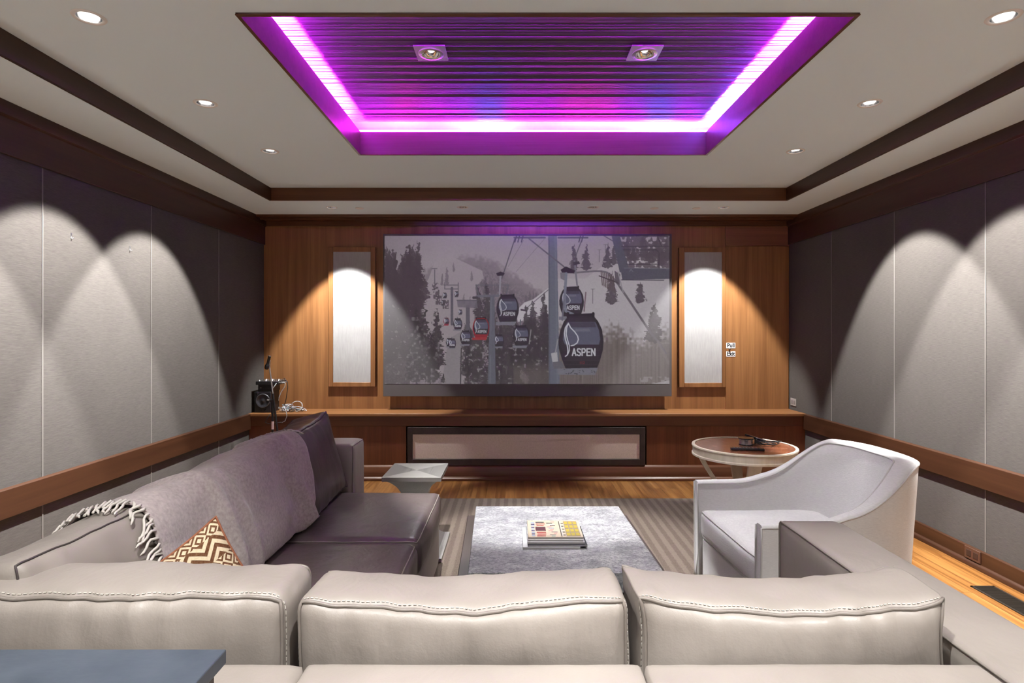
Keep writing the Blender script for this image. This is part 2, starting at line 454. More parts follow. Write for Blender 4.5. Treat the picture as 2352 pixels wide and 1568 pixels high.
# chair rails and skirting on the side walls
def rail(name, x, sgn, lab):
    d = lambda q: x - sgn * q
    poly = [(d(0), 0.503), (d(0.026), 0.503), (d(0.026), 0.648), (d(0.012), 0.654), (d(0), 0.654)]
    struct(name, MB().prism(poly, 'y', YF, 5.80), M['wood_y'], lab, 'trim', bev=0.002)
rail('trim_7', XL, -1, 'walnut chair rail along the left wall')
rail('trim_8', XR, 1, 'walnut chair rail along the right wall')
def skirting(name, x, sgn, lab):
    d = lambda q: x - sgn * q
    poly = [(d(0), 0), (d(0.034), 0), (d(0.034), 0.018), (d(0.026), 0.03), (d(0.016), 0.034), (d(0.016), 0.112), (d(0.010), 0.118), (d(0), 0.118)]
    struct(name, MB().prism(poly, 'y', YF, 5.80), M['wood_y'], lab, 'baseboard', bev=0.0015)
skirting('baseboard_left', XL, -1, 'walnut baseboard along the left wall')
skirting('baseboard_right', XR, 1, 'walnut baseboard along the right wall')

# ------------------------------------------------------------------ light recess in the ceiling
rec = thing('ceiling_recess', (0.133, 3.319, ZC), 'rectangular ceiling recess glowing violet with a fluted panel and wooden sides', 'ceiling recess', kind='structure')
bt = 0.018; zl = 2.889; co = 0.13
def board(x0, x1, y0, y1): return MB().box(x0, x1, y0, y1, ZC - 0.006, zl)
part('side_board', board(TX0, TX0 + bt * 0.8, TY0, TY1), M['recess'], rec, bev=0.002)
part('side_board', board(TX1 - bt * 0.8, TX1, TY0, TY1), M['recess'], rec, bev=0.002)
part('side_board', board(TX0, TX1, TY1 - bt * 0.8, TY1), M['recess'], rec, bev=0.002)
part('side_board', board(TX0, TX1, TY0, TY0 + bt * 0.8), M['recess'], rec, bev=0.002)
e = MB(); q = 0.0155
e.box(TX0 - 0.001, TX0 + q, TY0, TY1, ZC - 0.009, ZC - 0.0055); e.box(TX1 - q, TX1 + 0.001, TY0, TY1, ZC - 0.009, ZC - 0.0055)
e.box(TX0 + q, TX1 - q, TY0 - 0.001, TY0 + q, ZC - 0.009, ZC - 0.0055); e.box(TX0 + q, TX1 - q, TY1 - q, TY1 + 0.001, ZC - 0.009, ZC - 0.0055)
part('edge_trim', e, M['wood_h'], rec)
cv = MB()   # white trough behind the boards
ox0, ox1, oy0, oy1 = TX0 - co, TX1 + co, TY0 - co, TY1 + co; zt = 2.80; zp = 2.958
for (x0, x1, y0, y1) in ((ox0, TX0, oy0, oy1), (TX1, ox1, oy0, oy1), (TX0, TX1, oy0, TY0), (TX0, TX1, TY1, oy1)):
    cv.box(x0, x1, y0, y1, zt - 0.02, zt)
cv.box(ox0 - 0.02, ox0, oy0, oy1, zt, zp); cv.box(ox1, ox1 + 0.02, oy0, oy1, zt, zp)
cv.box(ox0, ox1, oy0 - 0.02, oy0, zt, zp); cv.box(ox0, ox1, oy1, oy1 + 0.02, zt, zp)
part('cove_trough', cv, M['white'], rec)
# fluted panel: slats of uneven width and depth running across
pr = []; y = oy0
rr = random.Random(3)
pr.append((oy0, 2.953))
while y < 4.20:
    wd = rr.choice((0.011, 0.013, 0.015, 0.018, 0.026)); g = rr.choice((0.004, 0.005, 0.007)); dz = rr.choice((0, 0, 0.001, 0.002, -0.002))
    pr += [(y, 2.953), (y + 0.001, 2.946 + dz), (y + wd - 0.001, 2.946 + dz), (y + wd, 2.953), (y + wd + g, 2.953)]
    y += wd + g
pr += [(4.215, 2.953), (4.216, 2.950), (oy1, 2.950)]
fp = MB(); n = len(pr)
fp.add([(ox0, a, b) for a, b in pr] + [(ox1, a, b) for a, b in pr], [(i, i + 1, n + i + 1, n + i) for i in range(n - 1)])
part('fluted_panel', fp, M['panel'], rec)
def led(x0, x1, y0, y1, z0, z1, cols, power):
    """an LED strip in the trough, in a row of differently coloured segments"""
    k = len(cols); mb = MB(); mats = []
    for i, c in enumerate(cols):
        if x1 - x0 > y1 - y0: a = x0 + (x1 - x0) * i / k; b = x0 + (x1 - x0) * (i + 1) / k; mb.box(a, b, y0, y1, z0, z1, i)
        else: a = y0 + (y1 - y0) * i / k; b = y0 + (y1 - y0) * (i + 1) / k; mb.box(x0, x1, a, b, z0, z1, i)
        mats.append(glow('led_glow', c, power))
    return part('led_strip', mb, mats, rec)
MG, VI, BL, PK = (0.68, 0.018, 0.95), (0.46, 0.025, 1.0), (0.12, 0.10, 1.0), (0.9, 0.025, 0.7)
dd = 0.068; wd = 0.014; db = 0.048
for (up, z0, z1, pw) in ((True, 2.826, 2.83, LED_STRENGTH), (False, 2.893, 2.910, LED_FILL)):  # the second, inward row is unseen, added to carry violet across the panel
    L_ = TX0 - dd - wd if up else ox0 + 0.001; R_ = TX1 + dd if up else ox1 - 0.005
    F_ = TY1 + db if up else oy1 - 0.005; N_ = TY0 - dd - wd if up else oy0 + 0.001
    w_ = wd if up else 0.004
    led(L_, L_ + w_, TY0, TY1, z0, z1, [MG, VI, MG, MG, VI, MG], pw)
    led(R_, R_ + w_, TY0, TY1, z0, z1, [MG, VI, VI, MG, BL, BL], pw)
    led(TX0, TX1, F_, F_ + w_, z0, z1, [MG, PK, MG, VI, BL, MG, MG, PK, PK, VI, BL, VI], pw)
    led(TX0, TX1, N_, N_ + w_, z0, z1, [MG, MG, VI, VI, MG, VI, MG, MG], pw)

# square spots hanging in the recess
def recess_spot(x, y, lab, aim, watts, cone, soft):
    t = thing('recess_spotlight', (x, y, 2.93), lab, 'ceiling light', 'square spotlights in the violet recess')
    h = 0.082; r = 0.060
    bm_ = MB(); ring = [(x + r * math.cos(2 * math.pi * k / 32), y + r * math.sin(2 * math.pi * k / 32)) for k in range(32)]
    for z in (2.925, 2.932):
        s = ceiling_sheet(rect(x - h, x + h, y - h, y + h), [ring], [], z); bm_.add(s.v, s.f)
    o = len(bm_.v); c4 = rect(x - h, x + h, y - h, y + h)
    bm_.add([(a, b, 2.925) for a, b in c4] + [(a, b, 2.932) for a, b in c4], [(i, (i + 1) % 4, 4 + (i + 1) % 4, 4 + i) for i in range(4)])
    part('plate', bm_, M['steel'], t)
    part('trim_ring', MB().lathe([(0.066, 2.926), (0.066, 2.919), (0.052, 2.917), (0.046, 2.923), (0.046, 2.929)], (x, y, 0), 36, cap=False), M['steel'], t, smooth=40)
    part('reflector', MB().lathe([(0.047, 2.922), (0.040, 2.938), (0.026, 2.945), (0.018, 2.946)], (x, y, 0), 32, cap=False), M['chrome'], t, smooth=True)
    part('lamp', MB().lathe([(0.0, 2.934), (0.014, 2.935), (0.020, 2.942)], (x, y, 0), 24, cap=False), M['bulb_dim'], t, smooth=True)
    spot_for(t, 'lamp_light', (x, y, 2.912), aim, watts, cone, soft)
    return t
recess_spot(-0.442, 3.135, 'left one of two square metal spotlights in the violet ceiling recess', (0.12, 3.74, 0.4), TRAY_W * 1.5, 42, 0.45)
recess_spot(0.688, 3.135, 'right one of two square metal spotlights in the violet ceiling recess', (1.05, 3.45, 0.4), TRAY_W * 0.40, 64, 0.9)

# recessed downlights
def make_down(x, y, z, lab, group, R=0.063, r=0.045, bulb='bulb'):
    t = thing('recessed_downlight', (x, y, z), lab, 'ceiling light', group)
    part('trim_ring', MB().lathe([(r + 0.002, z + 0.012), (r, z - 0.003), (R - 0.004, z - 0.005), (R, z - 0.0005)], (x, y, 0), 40, cap=False), M['white'], t, smooth=True)
    part('reflector', MB().lathe([(r, z - 0.001), (r * 0.93, z + 0.03), (r * 0.72, z + 0.062), (r * 0.45, z + 0.075)], (x, y, 0), 36, cap=False), M['chrome'], t, smooth=True)
    part('lamp', MB().lathe([(0.0, z + 0.012), (r * 0.5, z + 0.014), (r * 0.74, z + 0.024), (r * 0.74, z + 0.05)], (x, y, 0), 28, cap=False), M[bulb], t, smooth=True)
    return t
G1 = 'downlights in two rows along the ceiling sides'
place = {4.19: 'farthest from the camera', 3.315: 'halfway along the violet recess', 2.408: 'nearest to the camera'}
for i, (x, y) in enumerate(DOWN):
    side = 'left' if x < 0 else 'right'
    if y in place: lab = 'round chrome downlight in the %s ceiling row, %s' % (side, place[y])
    else: lab = 'round chrome downlight in the %s ceiling row, %s the camera' % (side, 'just in front of' if y > 1 else 'above')
    if i == 0: d0 = make_down(x, y, ZC, lab, G1); t = d0
    else: t = copy_tree(d0, (x, y, ZC), lab)
    s = -1 if x < 0 else 1
    p = Vector((x, y, ZC - 0.012)); a = math.radians(25.5)
    spot_for(t, 'lamp_light', p, p + Vector((s * math.sin(a), 0, -math.cos(a))), SPOT_W, 64, 0.22)
for i, (x, y) in enumerate(SOF):
    lab = 'small round lit downlight in the soffit above the %s speaker panel' % ('left' if x < 0 else 'right')
    if i == 0: s0 = make_down(x, y, ZS, lab, 'lit downlights in the soffit', 0.052, 0.038); t = s0
    else: t = copy_tree(s0, (x, y, ZS), lab)
    p = Vector((x, y, ZS - 0.012)); a = math.radians(17)
    spot_for(t, 'lamp_light', p, p + Vector((0, math.sin(a), -math.cos(a))), SPOT_W * 0.62, 64, 0.3)
# downlights over the seats, behind the picture's upper edge
for x, y in ((-0.95, 0.85), (0.133, 0.85), (1.2, 0.85), (-0.6, -0.6), (0.9, -0.6)):
    t = copy_tree(d0, (x, y, ZC - 0.0004), 'round chrome downlight in the ceiling over the back of the sofa')
    spot_for(t, 'lamp_light', (x, y, ZC - 0.012), (x, y + (0.25 if y < 0 else 0.0), 0), REAR_W, 95, 0.6)
# unseen wall washers, added along the rear wall to fill the room by bounce
for x in (-1.9, -0.9, 0.12, 1.1, 2.1):
    t = copy_tree(d0, (x, YF + 0.9, ZC - 0.0004), 'added unseen chrome downlight washing the rear wall as room fill')
    spot_for(t, 'lamp_light', (x, YF + 0.9, ZC - 0.012), (x, YF - 0.15, 1.1), 120.0, 84, 0.5)
# dark slotted downlights
for i, (x, y) in enumerate(SLOT):
    lab = 'dark slotted downlight in the soffit above the %s half of the screen' % ('left' if x < 0 else 'right')
    t = thing('slotted_downlight', (x, y, ZS), lab, 'ceiling light', 'dark slotted downlights in the soffit')
    part('trim_ring', MB().lathe([(0.040, ZS + 0.006), (0.039, ZS - 0.003), (0.052, ZS - 0.004), (0.055, ZS - 0.0005)], (x, y, 0), 36, cap=False), M['white'], t, smooth=True)
    part('housing', MB().lathe([(0.040, ZS + 0.002), (0.040, ZS + 0.055), (0.0, ZS + 0.056)], (x, y, 0), 32, cap=False), M['dark_hole'], t)
    b = MB()
    for k in (-0.016, 0.0, 0.016): b.box(x + k - 0.003, x + k + 0.003, y - 0.034, y + 0.034, ZS + 0.002, ZS + 0.012)
    part('baffle', b, M['white'], t)
    spot_for(t, 'lamp_light', (x, y, ZS - 0.012), (x * 0.6 + 0.1, 4.25, 0.0), 150.0, 58, 0.5)
# blank cover discs
for (px, lab) in ((826, 'blank white cover disc in the soffit beside the left lit downlight'), (1503, 'blank white cover disc in the soffit between slotted downlight and second cover disc'),
                  (1600, 'blank white cover disc in the soffit just left of the right lit downlight')):
    c = at(px, 478.5, 5.6)
    solo('ceiling_cover_disc', MB().lathe([(0.0, -0.006), (0.036, -0.006), (0.040, -0.003), (0.040, 0.0)], (c.x, 5.6, ZS), 32), M['white'], (c.x, 5.6, ZS), lab, 'cover plate', 'blank cover discs in the soffit', smooth=30)

# ------------------------------------------------------------------ back wall: door, panels, cabinet, grilles
dx0, dx1 = at(1666, 0, YB).x, at(1810, 0, YB).x
d = struct('door_1', MB().box(dx0, dx1, YB - 0.012, YB + 0.01, 0.655, at(0, 566, YB).z), M['wood_v'], 'flush walnut veneer hidden door at the right end of the screen wall', 'door', bev=0.001)
k = at(1675, 802, YB - 0.014)
part('door_knob', MB().lathe([(0.0, 0.022), (0.007, 0.021), (0.011, 0.014), (0.008, 0.006), (0.006, 0.0)], (0, 0, 0), 20).xf(Matrix.Translation((k.x, YB - 0.012, k.z)) @ Matrix.Rotation(math.pi / 2, 4, 'X')), M['brown_metal'], d, smooth=True)
mb = MB().box(dx0, dx1 + 0.02, YB - 0.012, YB, at(0, 564.5, YB).z, 2.553)
struct('trim_9', mb, wood('walnut_over_door', (0.17, 0.068, 0.03), (0.25, 0.105, 0.05), 'x'), 'walnut panel above the hidden door', 'trim', bev=0.001)

def text_mesh(s, size, mat, name, parent, loc, sx=1.0):
    cu = bpy.data.curves.new(name, 'FONT'); cu.body = s; cu.size = size; cu.align_x = 'CENTER'; cu.align_y = 'CENTER'; cu.extrude = 0.0004; cu.offset = size * 0.03
    tmp = bpy.data.objects.new(name, cu); COL.objects.link(tmp)
    dg = bpy.context.evaluated_depsgraph_get()
    me = bpy.data.meshes.new_from_object(tmp.evaluated_get(dg))
    bpy.data.objects.remove(tmp)
    o = bpy.data.objects.new(name, me); COL.objects.link(o)
    me.materials.clear(); me.materials.append(mat)
    me.transform(Matrix.Translation(Vector(loc) - Vector(ORG[parent.name])) @ Matrix.Rotation(math.pi / 2, 4, 'X') @ Matrix.Diagonal((sx, 1, 1, 1)))
    o.parent = parent; ORG[o.name] = ORG[parent.name]
    return o
M['sign_white'] = plain('white_label_tape', (0.85, 0.85, 0.85), 0.5)
M['ink'] = plain('black_ink', (0.01, 0.01, 0.012), 0.6)
for (s, y0, y1, lab) in (('Pull', 787, 799.5, 'small white label reading Pull above the door knob'), ('Exit', 806.5, 818.5, 'small white label reading Exit below the door knob')):
    a = at(1668, y1, YB - 0.013); b = at(1689, y0, YB - 0.013)
    t = thing('door_label', ((a.x + b.x) / 2, YB - 0.013, a.z), lab, 'sign')
    part('backing', MB().box(a.x, b.x, YB - 0.0145, YB - 0.0122, a.z, b.z), M['sign_white'], t)
    text_mesh(s, 0.058, M['ink'], 'lettering', t, ((a.x + b.x) / 2, YB - 0.0150, (a.z + b.z) / 2), 0.95)

# cabinet under the screen
YC = 5.80
cab = thing('media_cabinet', (0.12, YC, 0), 'long low walnut built-in cabinet with ledge under the screen', 'cabinet')
part('top', MB().box(XL, XR, YC - 0.012, YB, 0.628, 0.655), M['wood_top'], cab, bev=0.004)
part('apron', MB().box(XL, XR, YC, YC + 0.03, 0.532, 0.628), M['wood_h'], cab, bev=0.002)
part('front_panel', MB().box(XL, at(932, 0, YC).x, YC + 0.02, YC + 0.05, 0.14, 0.532), M['wood_low'], cab)
part('front_panel', MB().box(at(1486, 0, YC).x, XR, YC + 0.02, YC + 0.05, 0.14, 0.532), M['wood_low'], cab)
mb = MB(); mb.prism([(YC - 0.03, 0), (YC - 0.03, 0.02), (YC - 0.016, 0.034), (YC - 0.008, 0.038), (YC - 0.008, 0.125), (YC + 0.0, 0.135), (YC + 0.01, 0.148), (YC + 0.05, 0.148), (YC + 0.05, 0)], 'x', XL, XR)
part('plinth', mb, M['wood_h'], cab, bev=0.0015)
gx0, gx1 = at(936, 0, YC).x, at(1482, 0, YC).x; ix0, ix1 = at(947, 0, YC).x, at(1470, 0, YC).x
iz0, iz1 = at(0, 1054, YC).z, at(0, 997, YC).z
mb = MB()
mb.box(gx0, ix0, YC - 0.004, YC + 0.04, 0.148, 0.520); mb.box(ix1, gx1, YC - 0.004, YC + 0.04, 0.148, 0.520)
mb.box(ix0, ix1, YC - 0.004, YC + 0.04, iz1, 0.520); mb.box(ix0, ix1, YC - 0.004, YC + 0.04, 0.148, iz0)
part('grille_frame', mb, M['wood_dark'], cab, bev=0.002)
part('grille_cloth', MB().box(ix0 + 0.002, ix1 - 0.002, YC + 0.006, YC + 0.03, iz0 + 0.002, iz1 - 0.002), M['low_grille'], cab, label='beige speaker cloth with brown water stains')

# tall speaker panels
def speaker_panel(o, i, lab):
    t = thing('speaker_panel', ((o[0] + o[1]) / 2, YB, at(0, o[3], YB).z), lab, 'speaker', 'tall framed speaker panels beside the screen')
    y0 = YB - 0.035
    X = [at(v, 0, y0).x for v in (o[0], o[1], i[0], i[1])]; Z = [at(0, v, y0).z for v in (o[2], o[3], i[2], i[3])]
    mb = MB()
    mb.box(X[0], X[2], y0, YB, Z[1], Z[0]); mb.box(X[3], X[1], y0, YB, Z[1], Z[0]); mb.box(X[2], X[3], y0, YB, Z[2], Z[0]); mb.box(X[2], X[3], y0, YB, Z[1], Z[3])
    part('frame', mb, M['wood_v'], t, bev=0.003)
    part('cloth', MB().box(X[2] + 0.001, X[3] - 0.001, y0 + 0.010, YB - 0.002, Z[3], Z[2]), M['grille'], t)
speaker_panel((754, 862, 567, 888), (764.5, 851, 578, 878), 'tall pale cloth speaker panel in walnut frame left of the screen')
speaker_panel((1560, 1667, 568, 889), (1572.5, 1659, 579, 879), 'tall pale cloth speaker panel in walnut frame right of the screen')

# ------------------------------------------------------------------ the picture on the screen
def srgb2lin(c):
    c = np.clip(np.asarray(c, dtype=np.float64) / 255.0, 0, 1)
    return np.where(c <= 0.04045, c / 12.92, ((c + 0.055) / 1.055) ** 2.4)
class Paint:
    """a small raster painter working in photograph pixels"""
    def __init__(self, x0, y0, x1, y1, W):
        self.x0, self.y0 = x0, y0; self.k = W / (x1 - x0); self.W = W; self.H = int(round((y1 - y0) * self.k))
        self.im = np.zeros((self.H, self.W, 3))
        jj, ii = np.mgrid[0:self.H, 0:self.W]
        self.X = x0 + (ii + 0.5) / self.k; self.Y = y0 + (jj + 0.5) / self.k
        self.r = np.random.RandomState(5)
        self.tex = [self.noise(s) for s in (3, 6, 14, 40)]
    def noise(self, s):
        h, w_ = self.H // s + 3, self.W // s + 3
        g = self.r.rand(h, w_)
        y = np.arange(self.H) / s; x = np.arange(self.W) / s
        yi = y.astype(int); xi = x.astype(int); fy = (y - yi)[:, None]; fx = (x - xi)[None, :]
        fy = fy * fy * (3 - 2 * fy); fx = fx * fx * (3 - 2 * fx)
        a = g[yi][:, xi]; b = g[yi][:, xi + 1]; c = g[yi + 1][:, xi]; d_ = g[yi + 1][:, xi + 1]
        return (a * (1 - fx) + b * fx) * (1 - fy) + (c * (1 - fx) + d_ * fx) * fy
    def win(self, xa, ya, xb, yb, pad=2):
        i0 = max(0, int((xa - self.x0) * self.k) - pad); i1 = min(self.W, int((xb - self.x0) * self.k) + pad + 1)
        j0 = max(0, int((ya - self.y0) * self.k) - pad); j1 = min(self.H, int((yb - self.y0) * self.k) + pad + 1)
        return slice(j0, max(j0, j1)), slice(i0, max(i0, i1))
    def blend(self, s, mask, col):
        if mask.size == 0: return
        col = np.asarray(col, dtype=float); m = np.clip(mask, 0, 1)[..., None]
        self.im[s] = self.im[s] * (1 - m) + col * m
    def poly(self, pts, col, a=1.0):
        P = np.array(pts, float); s = self.win(P[:, 0].min(), P[:, 1].min(), P[:, 0].max(), P[:, 1].max())
        X, Y = self.X[s], self.Y[s]; acc = np.zeros(X.shape)
        if not X.size: return
        h = 0.25 / self.k
        for ox, oy in ((-h, -h), (h, -h), (-h, h), (h, h)):
            ins = np.zeros(X.shape, bool); x = X + ox; y = Y + oy; n = len(P)
            for i in range(n):
                x1, y1 = P[i]; x2, y2 = P[(i + 1) % n]
                if y1 == y2: continue
                c = ((y1 > y) != (y2 > y)) & (x < (x2 - x1) * (y - y1) / (y2 - y1) + x1)
                ins ^= c
            acc += ins
        self.blend(s, acc / 4 * a, col)
    def line(self, pts, wd, col, a=1.0):
        P = np.array(pts, float); s = self.win(P[:, 0].min() - wd, P[:, 1].min() - wd, P[:, 0].max() + wd, P[:, 1].max() + wd)
        X, Y = self.X[s], self.Y[s]
        if not X.size: return
        d2 = np.full(X.shape, 1e9)
        for (x1, y1), (x2, y2) in zip(P[:-1], P[1:]):
            dx, dy = x2 - x1, y2 - y1; L = max(dx * dx + dy * dy, 1e-9)
            t = np.clip(((X - x1) * dx + (Y - y1) * dy) / L, 0, 1)
            d2 = np.minimum(d2, (X - x1 - t * dx) ** 2 + (Y - y1 - t * dy) ** 2)
        cov = np.clip((wd / 2 - np.sqrt(d2)) * self.k + 0.5, 0, 1)
        self.blend(s, cov * a, col)
    def conifer(self, x, base, h, wd, col, a=1.0, snow=0.0):
        s = self.win(x - wd, base - h, x + wd, base); X, Y = self.X[s], self.Y[s]
        if not X.size: return
        t = np.clip((Y - (base - h)) / h, 0, 1)
        saw = 0.62 + 0.38 * ((t * (h / 5.0 + 2)) % 1.0)
        half = wd * 0.5 * (t ** 0.8) * saw * (0.7 + 0.6 * self.tex[0][s])
        half = half * np.clip((1.0 - t) / 0.10, 0.16, 1.0)
        m = (np.abs(X - x + (self.tex[1][s] - 0.5) * wd * 0.25) < half + 0.35) & (Y <= base) & (Y >= base - h)
        self.blend(s, m * a * (0.75 + 0.25 * self.tex[0][s]), np.asarray(col, float))
        if snow: self.blend(s, m * (self.tex[1][s] > 0.70) * snow, (150, 148, 150))
LET = {'A': [[(0, 1), (.5, 0), (1, 1)], [(.2, .66), (.8, .66)]], 'S': [[(.95, .12), (.7, 0), (.2, 0), (.04, .22), (.25, .45), (.78, .55), (.97, .78), (.75, 1), (.3, 1), (.03, .88)]],
       'P': [[(.05, 1), (.05, 0), (.75, 0), (.97, .26), (.75, .54), (.05, .54)]], 'E': [[(1, 0), (.06, 0), (.06, 1), (1, 1)], [(.06, .48), (.85, .48)]], 'N': [[(.04, 1), (.04, 0), (.96, 1), (.96, 0)]]}
def write(p, s, x0, x1, y0, y1, wd, col, a=1.0):
    n = len(s); ww = (x1 - x0) / n
    for i, ch in enumerate(s):
        for st in LET[ch]:
            p.line([(x0 + ww * (i + 0.10 + 0.74 * u), y0 + (y1 - y0) * v) for u, v in st], wd, col, a)
def gondola(p, x0, y0, sc, red=False, text=True, fade=0.0, hang=30):
    """(x0, y0): top left of the cabin roof, sc: size against the biggest cabin"""
    def q(x, y): return (x0 + (x - 1305) * sc, y0 + (y - 727) * sc)
    def f(c): return tuple(np.array(c) * (1 - fade) + np.array((150, 138, 146)) * fade)
    if hang: p.line([q(1330, 727), q(1330, 727 - hang / max(sc, .2) * 0.5)], max(1.0, 7 * sc), f((95, 98, 108)))
    body = [(1308, 724), (1362, 724), (1374, 738), (1383, 757), (1387, 785), (1385, 805), (1378, 830), (1371, 848), (1300, 848), (1291, 825), (1284, 800), (1283, 780), (1288, 757), (1296, 738)]
    p.poly([q(*a) for a in body], f((150, 40, 48) if red else (46, 44, 50)))
    inner = [(1310, 730), (1360, 730), (1370, 742), (1379, 760), (1382, 785), (1380, 806), (1374, 826), (1303, 826), (1296, 815), (1290, 798), (1289, 780), (1294, 757), (1301, 740)]
    p.poly([q(*a) for a in inner], f((52, 48, 56)))
    win = [(1303, 740), (1368, 740), (1376, 758), (1379, 780), (1376, 792), (1298, 792), (1293, 780), (1296, 758)]
    p.poly([q(*a) for a in win], f((92, 94, 112)))
    p.poly([q(*a) for a in [(1303, 741), (1366, 741), (1370, 752), (1300, 752)]], f((70, 68, 82)))
    p.poly([q(*a) for a in [(1322, 755), (1354, 755), (1357, 762), (1320, 762)]], f((112, 112, 128)))
    for yy in (806, 817, 828, 838): p.line([q(1296, yy), q(1376, yy)], 1.0 * sc, f((80, 76, 82)), 0.8)
    p.poly([q(*a) for a in [(1281, 847), (1374, 845), (1367, 862), (1281, 861)]], f((160, 60, 62) if red else (122, 122, 132)))
    p.line([q(1306, 724), q(1364, 722)], 4.5 * sc, f((34, 33, 38)))
    for xx in (1305, 1363): p.line([q(xx, 720), q(xx, 728)], 6 * sc, f((34, 33, 38)))
    W_ = f((205, 205, 214))
    p.line([q(*a) for a in [(1306, 743), (1299, 753), (1297, 766), (1299, 780), (1303, 792), (1305, 806), (1304, 812)]], max(1.0, 2.6 * sc), W_)
    p.line([q(*a) for a in [(1306, 743), (1302, 754), (1301, 768), (1304, 781), (1308, 794), (1308, 806), (1304, 815), (1299, 819)]], max(1.0, 2.4 * sc), W_)
    p.line([q(*a) for a in [(1306, 743), (1311, 753), (1320, 762), (1327, 772), (1329, 780), (1326, 788), (1319, 793), (1312, 794.5)]], max(1.0, 2.6 * sc), W_)
    if text: write(p, 'ASPEN', *[v for v in (q(1314, 0)[0], q(1369, 0)[0])], q(0, 801.5)[1], q(0, 817)[1], max(1.0, 3.0 * sc), f((200, 200, 206)))
    if sc > 0.9:
        R_ = (150, 60, 62)
        p.line([(1333, 831), (1333, 836)], 1.2, R_); p.line([(1337, 831), (1337, 836)], 1.2, R_)
        p.line([(1340, 831), (1342.5, 831), (1342.5, 833.5), (1340, 836), (1343, 836)], 1.0, R_)

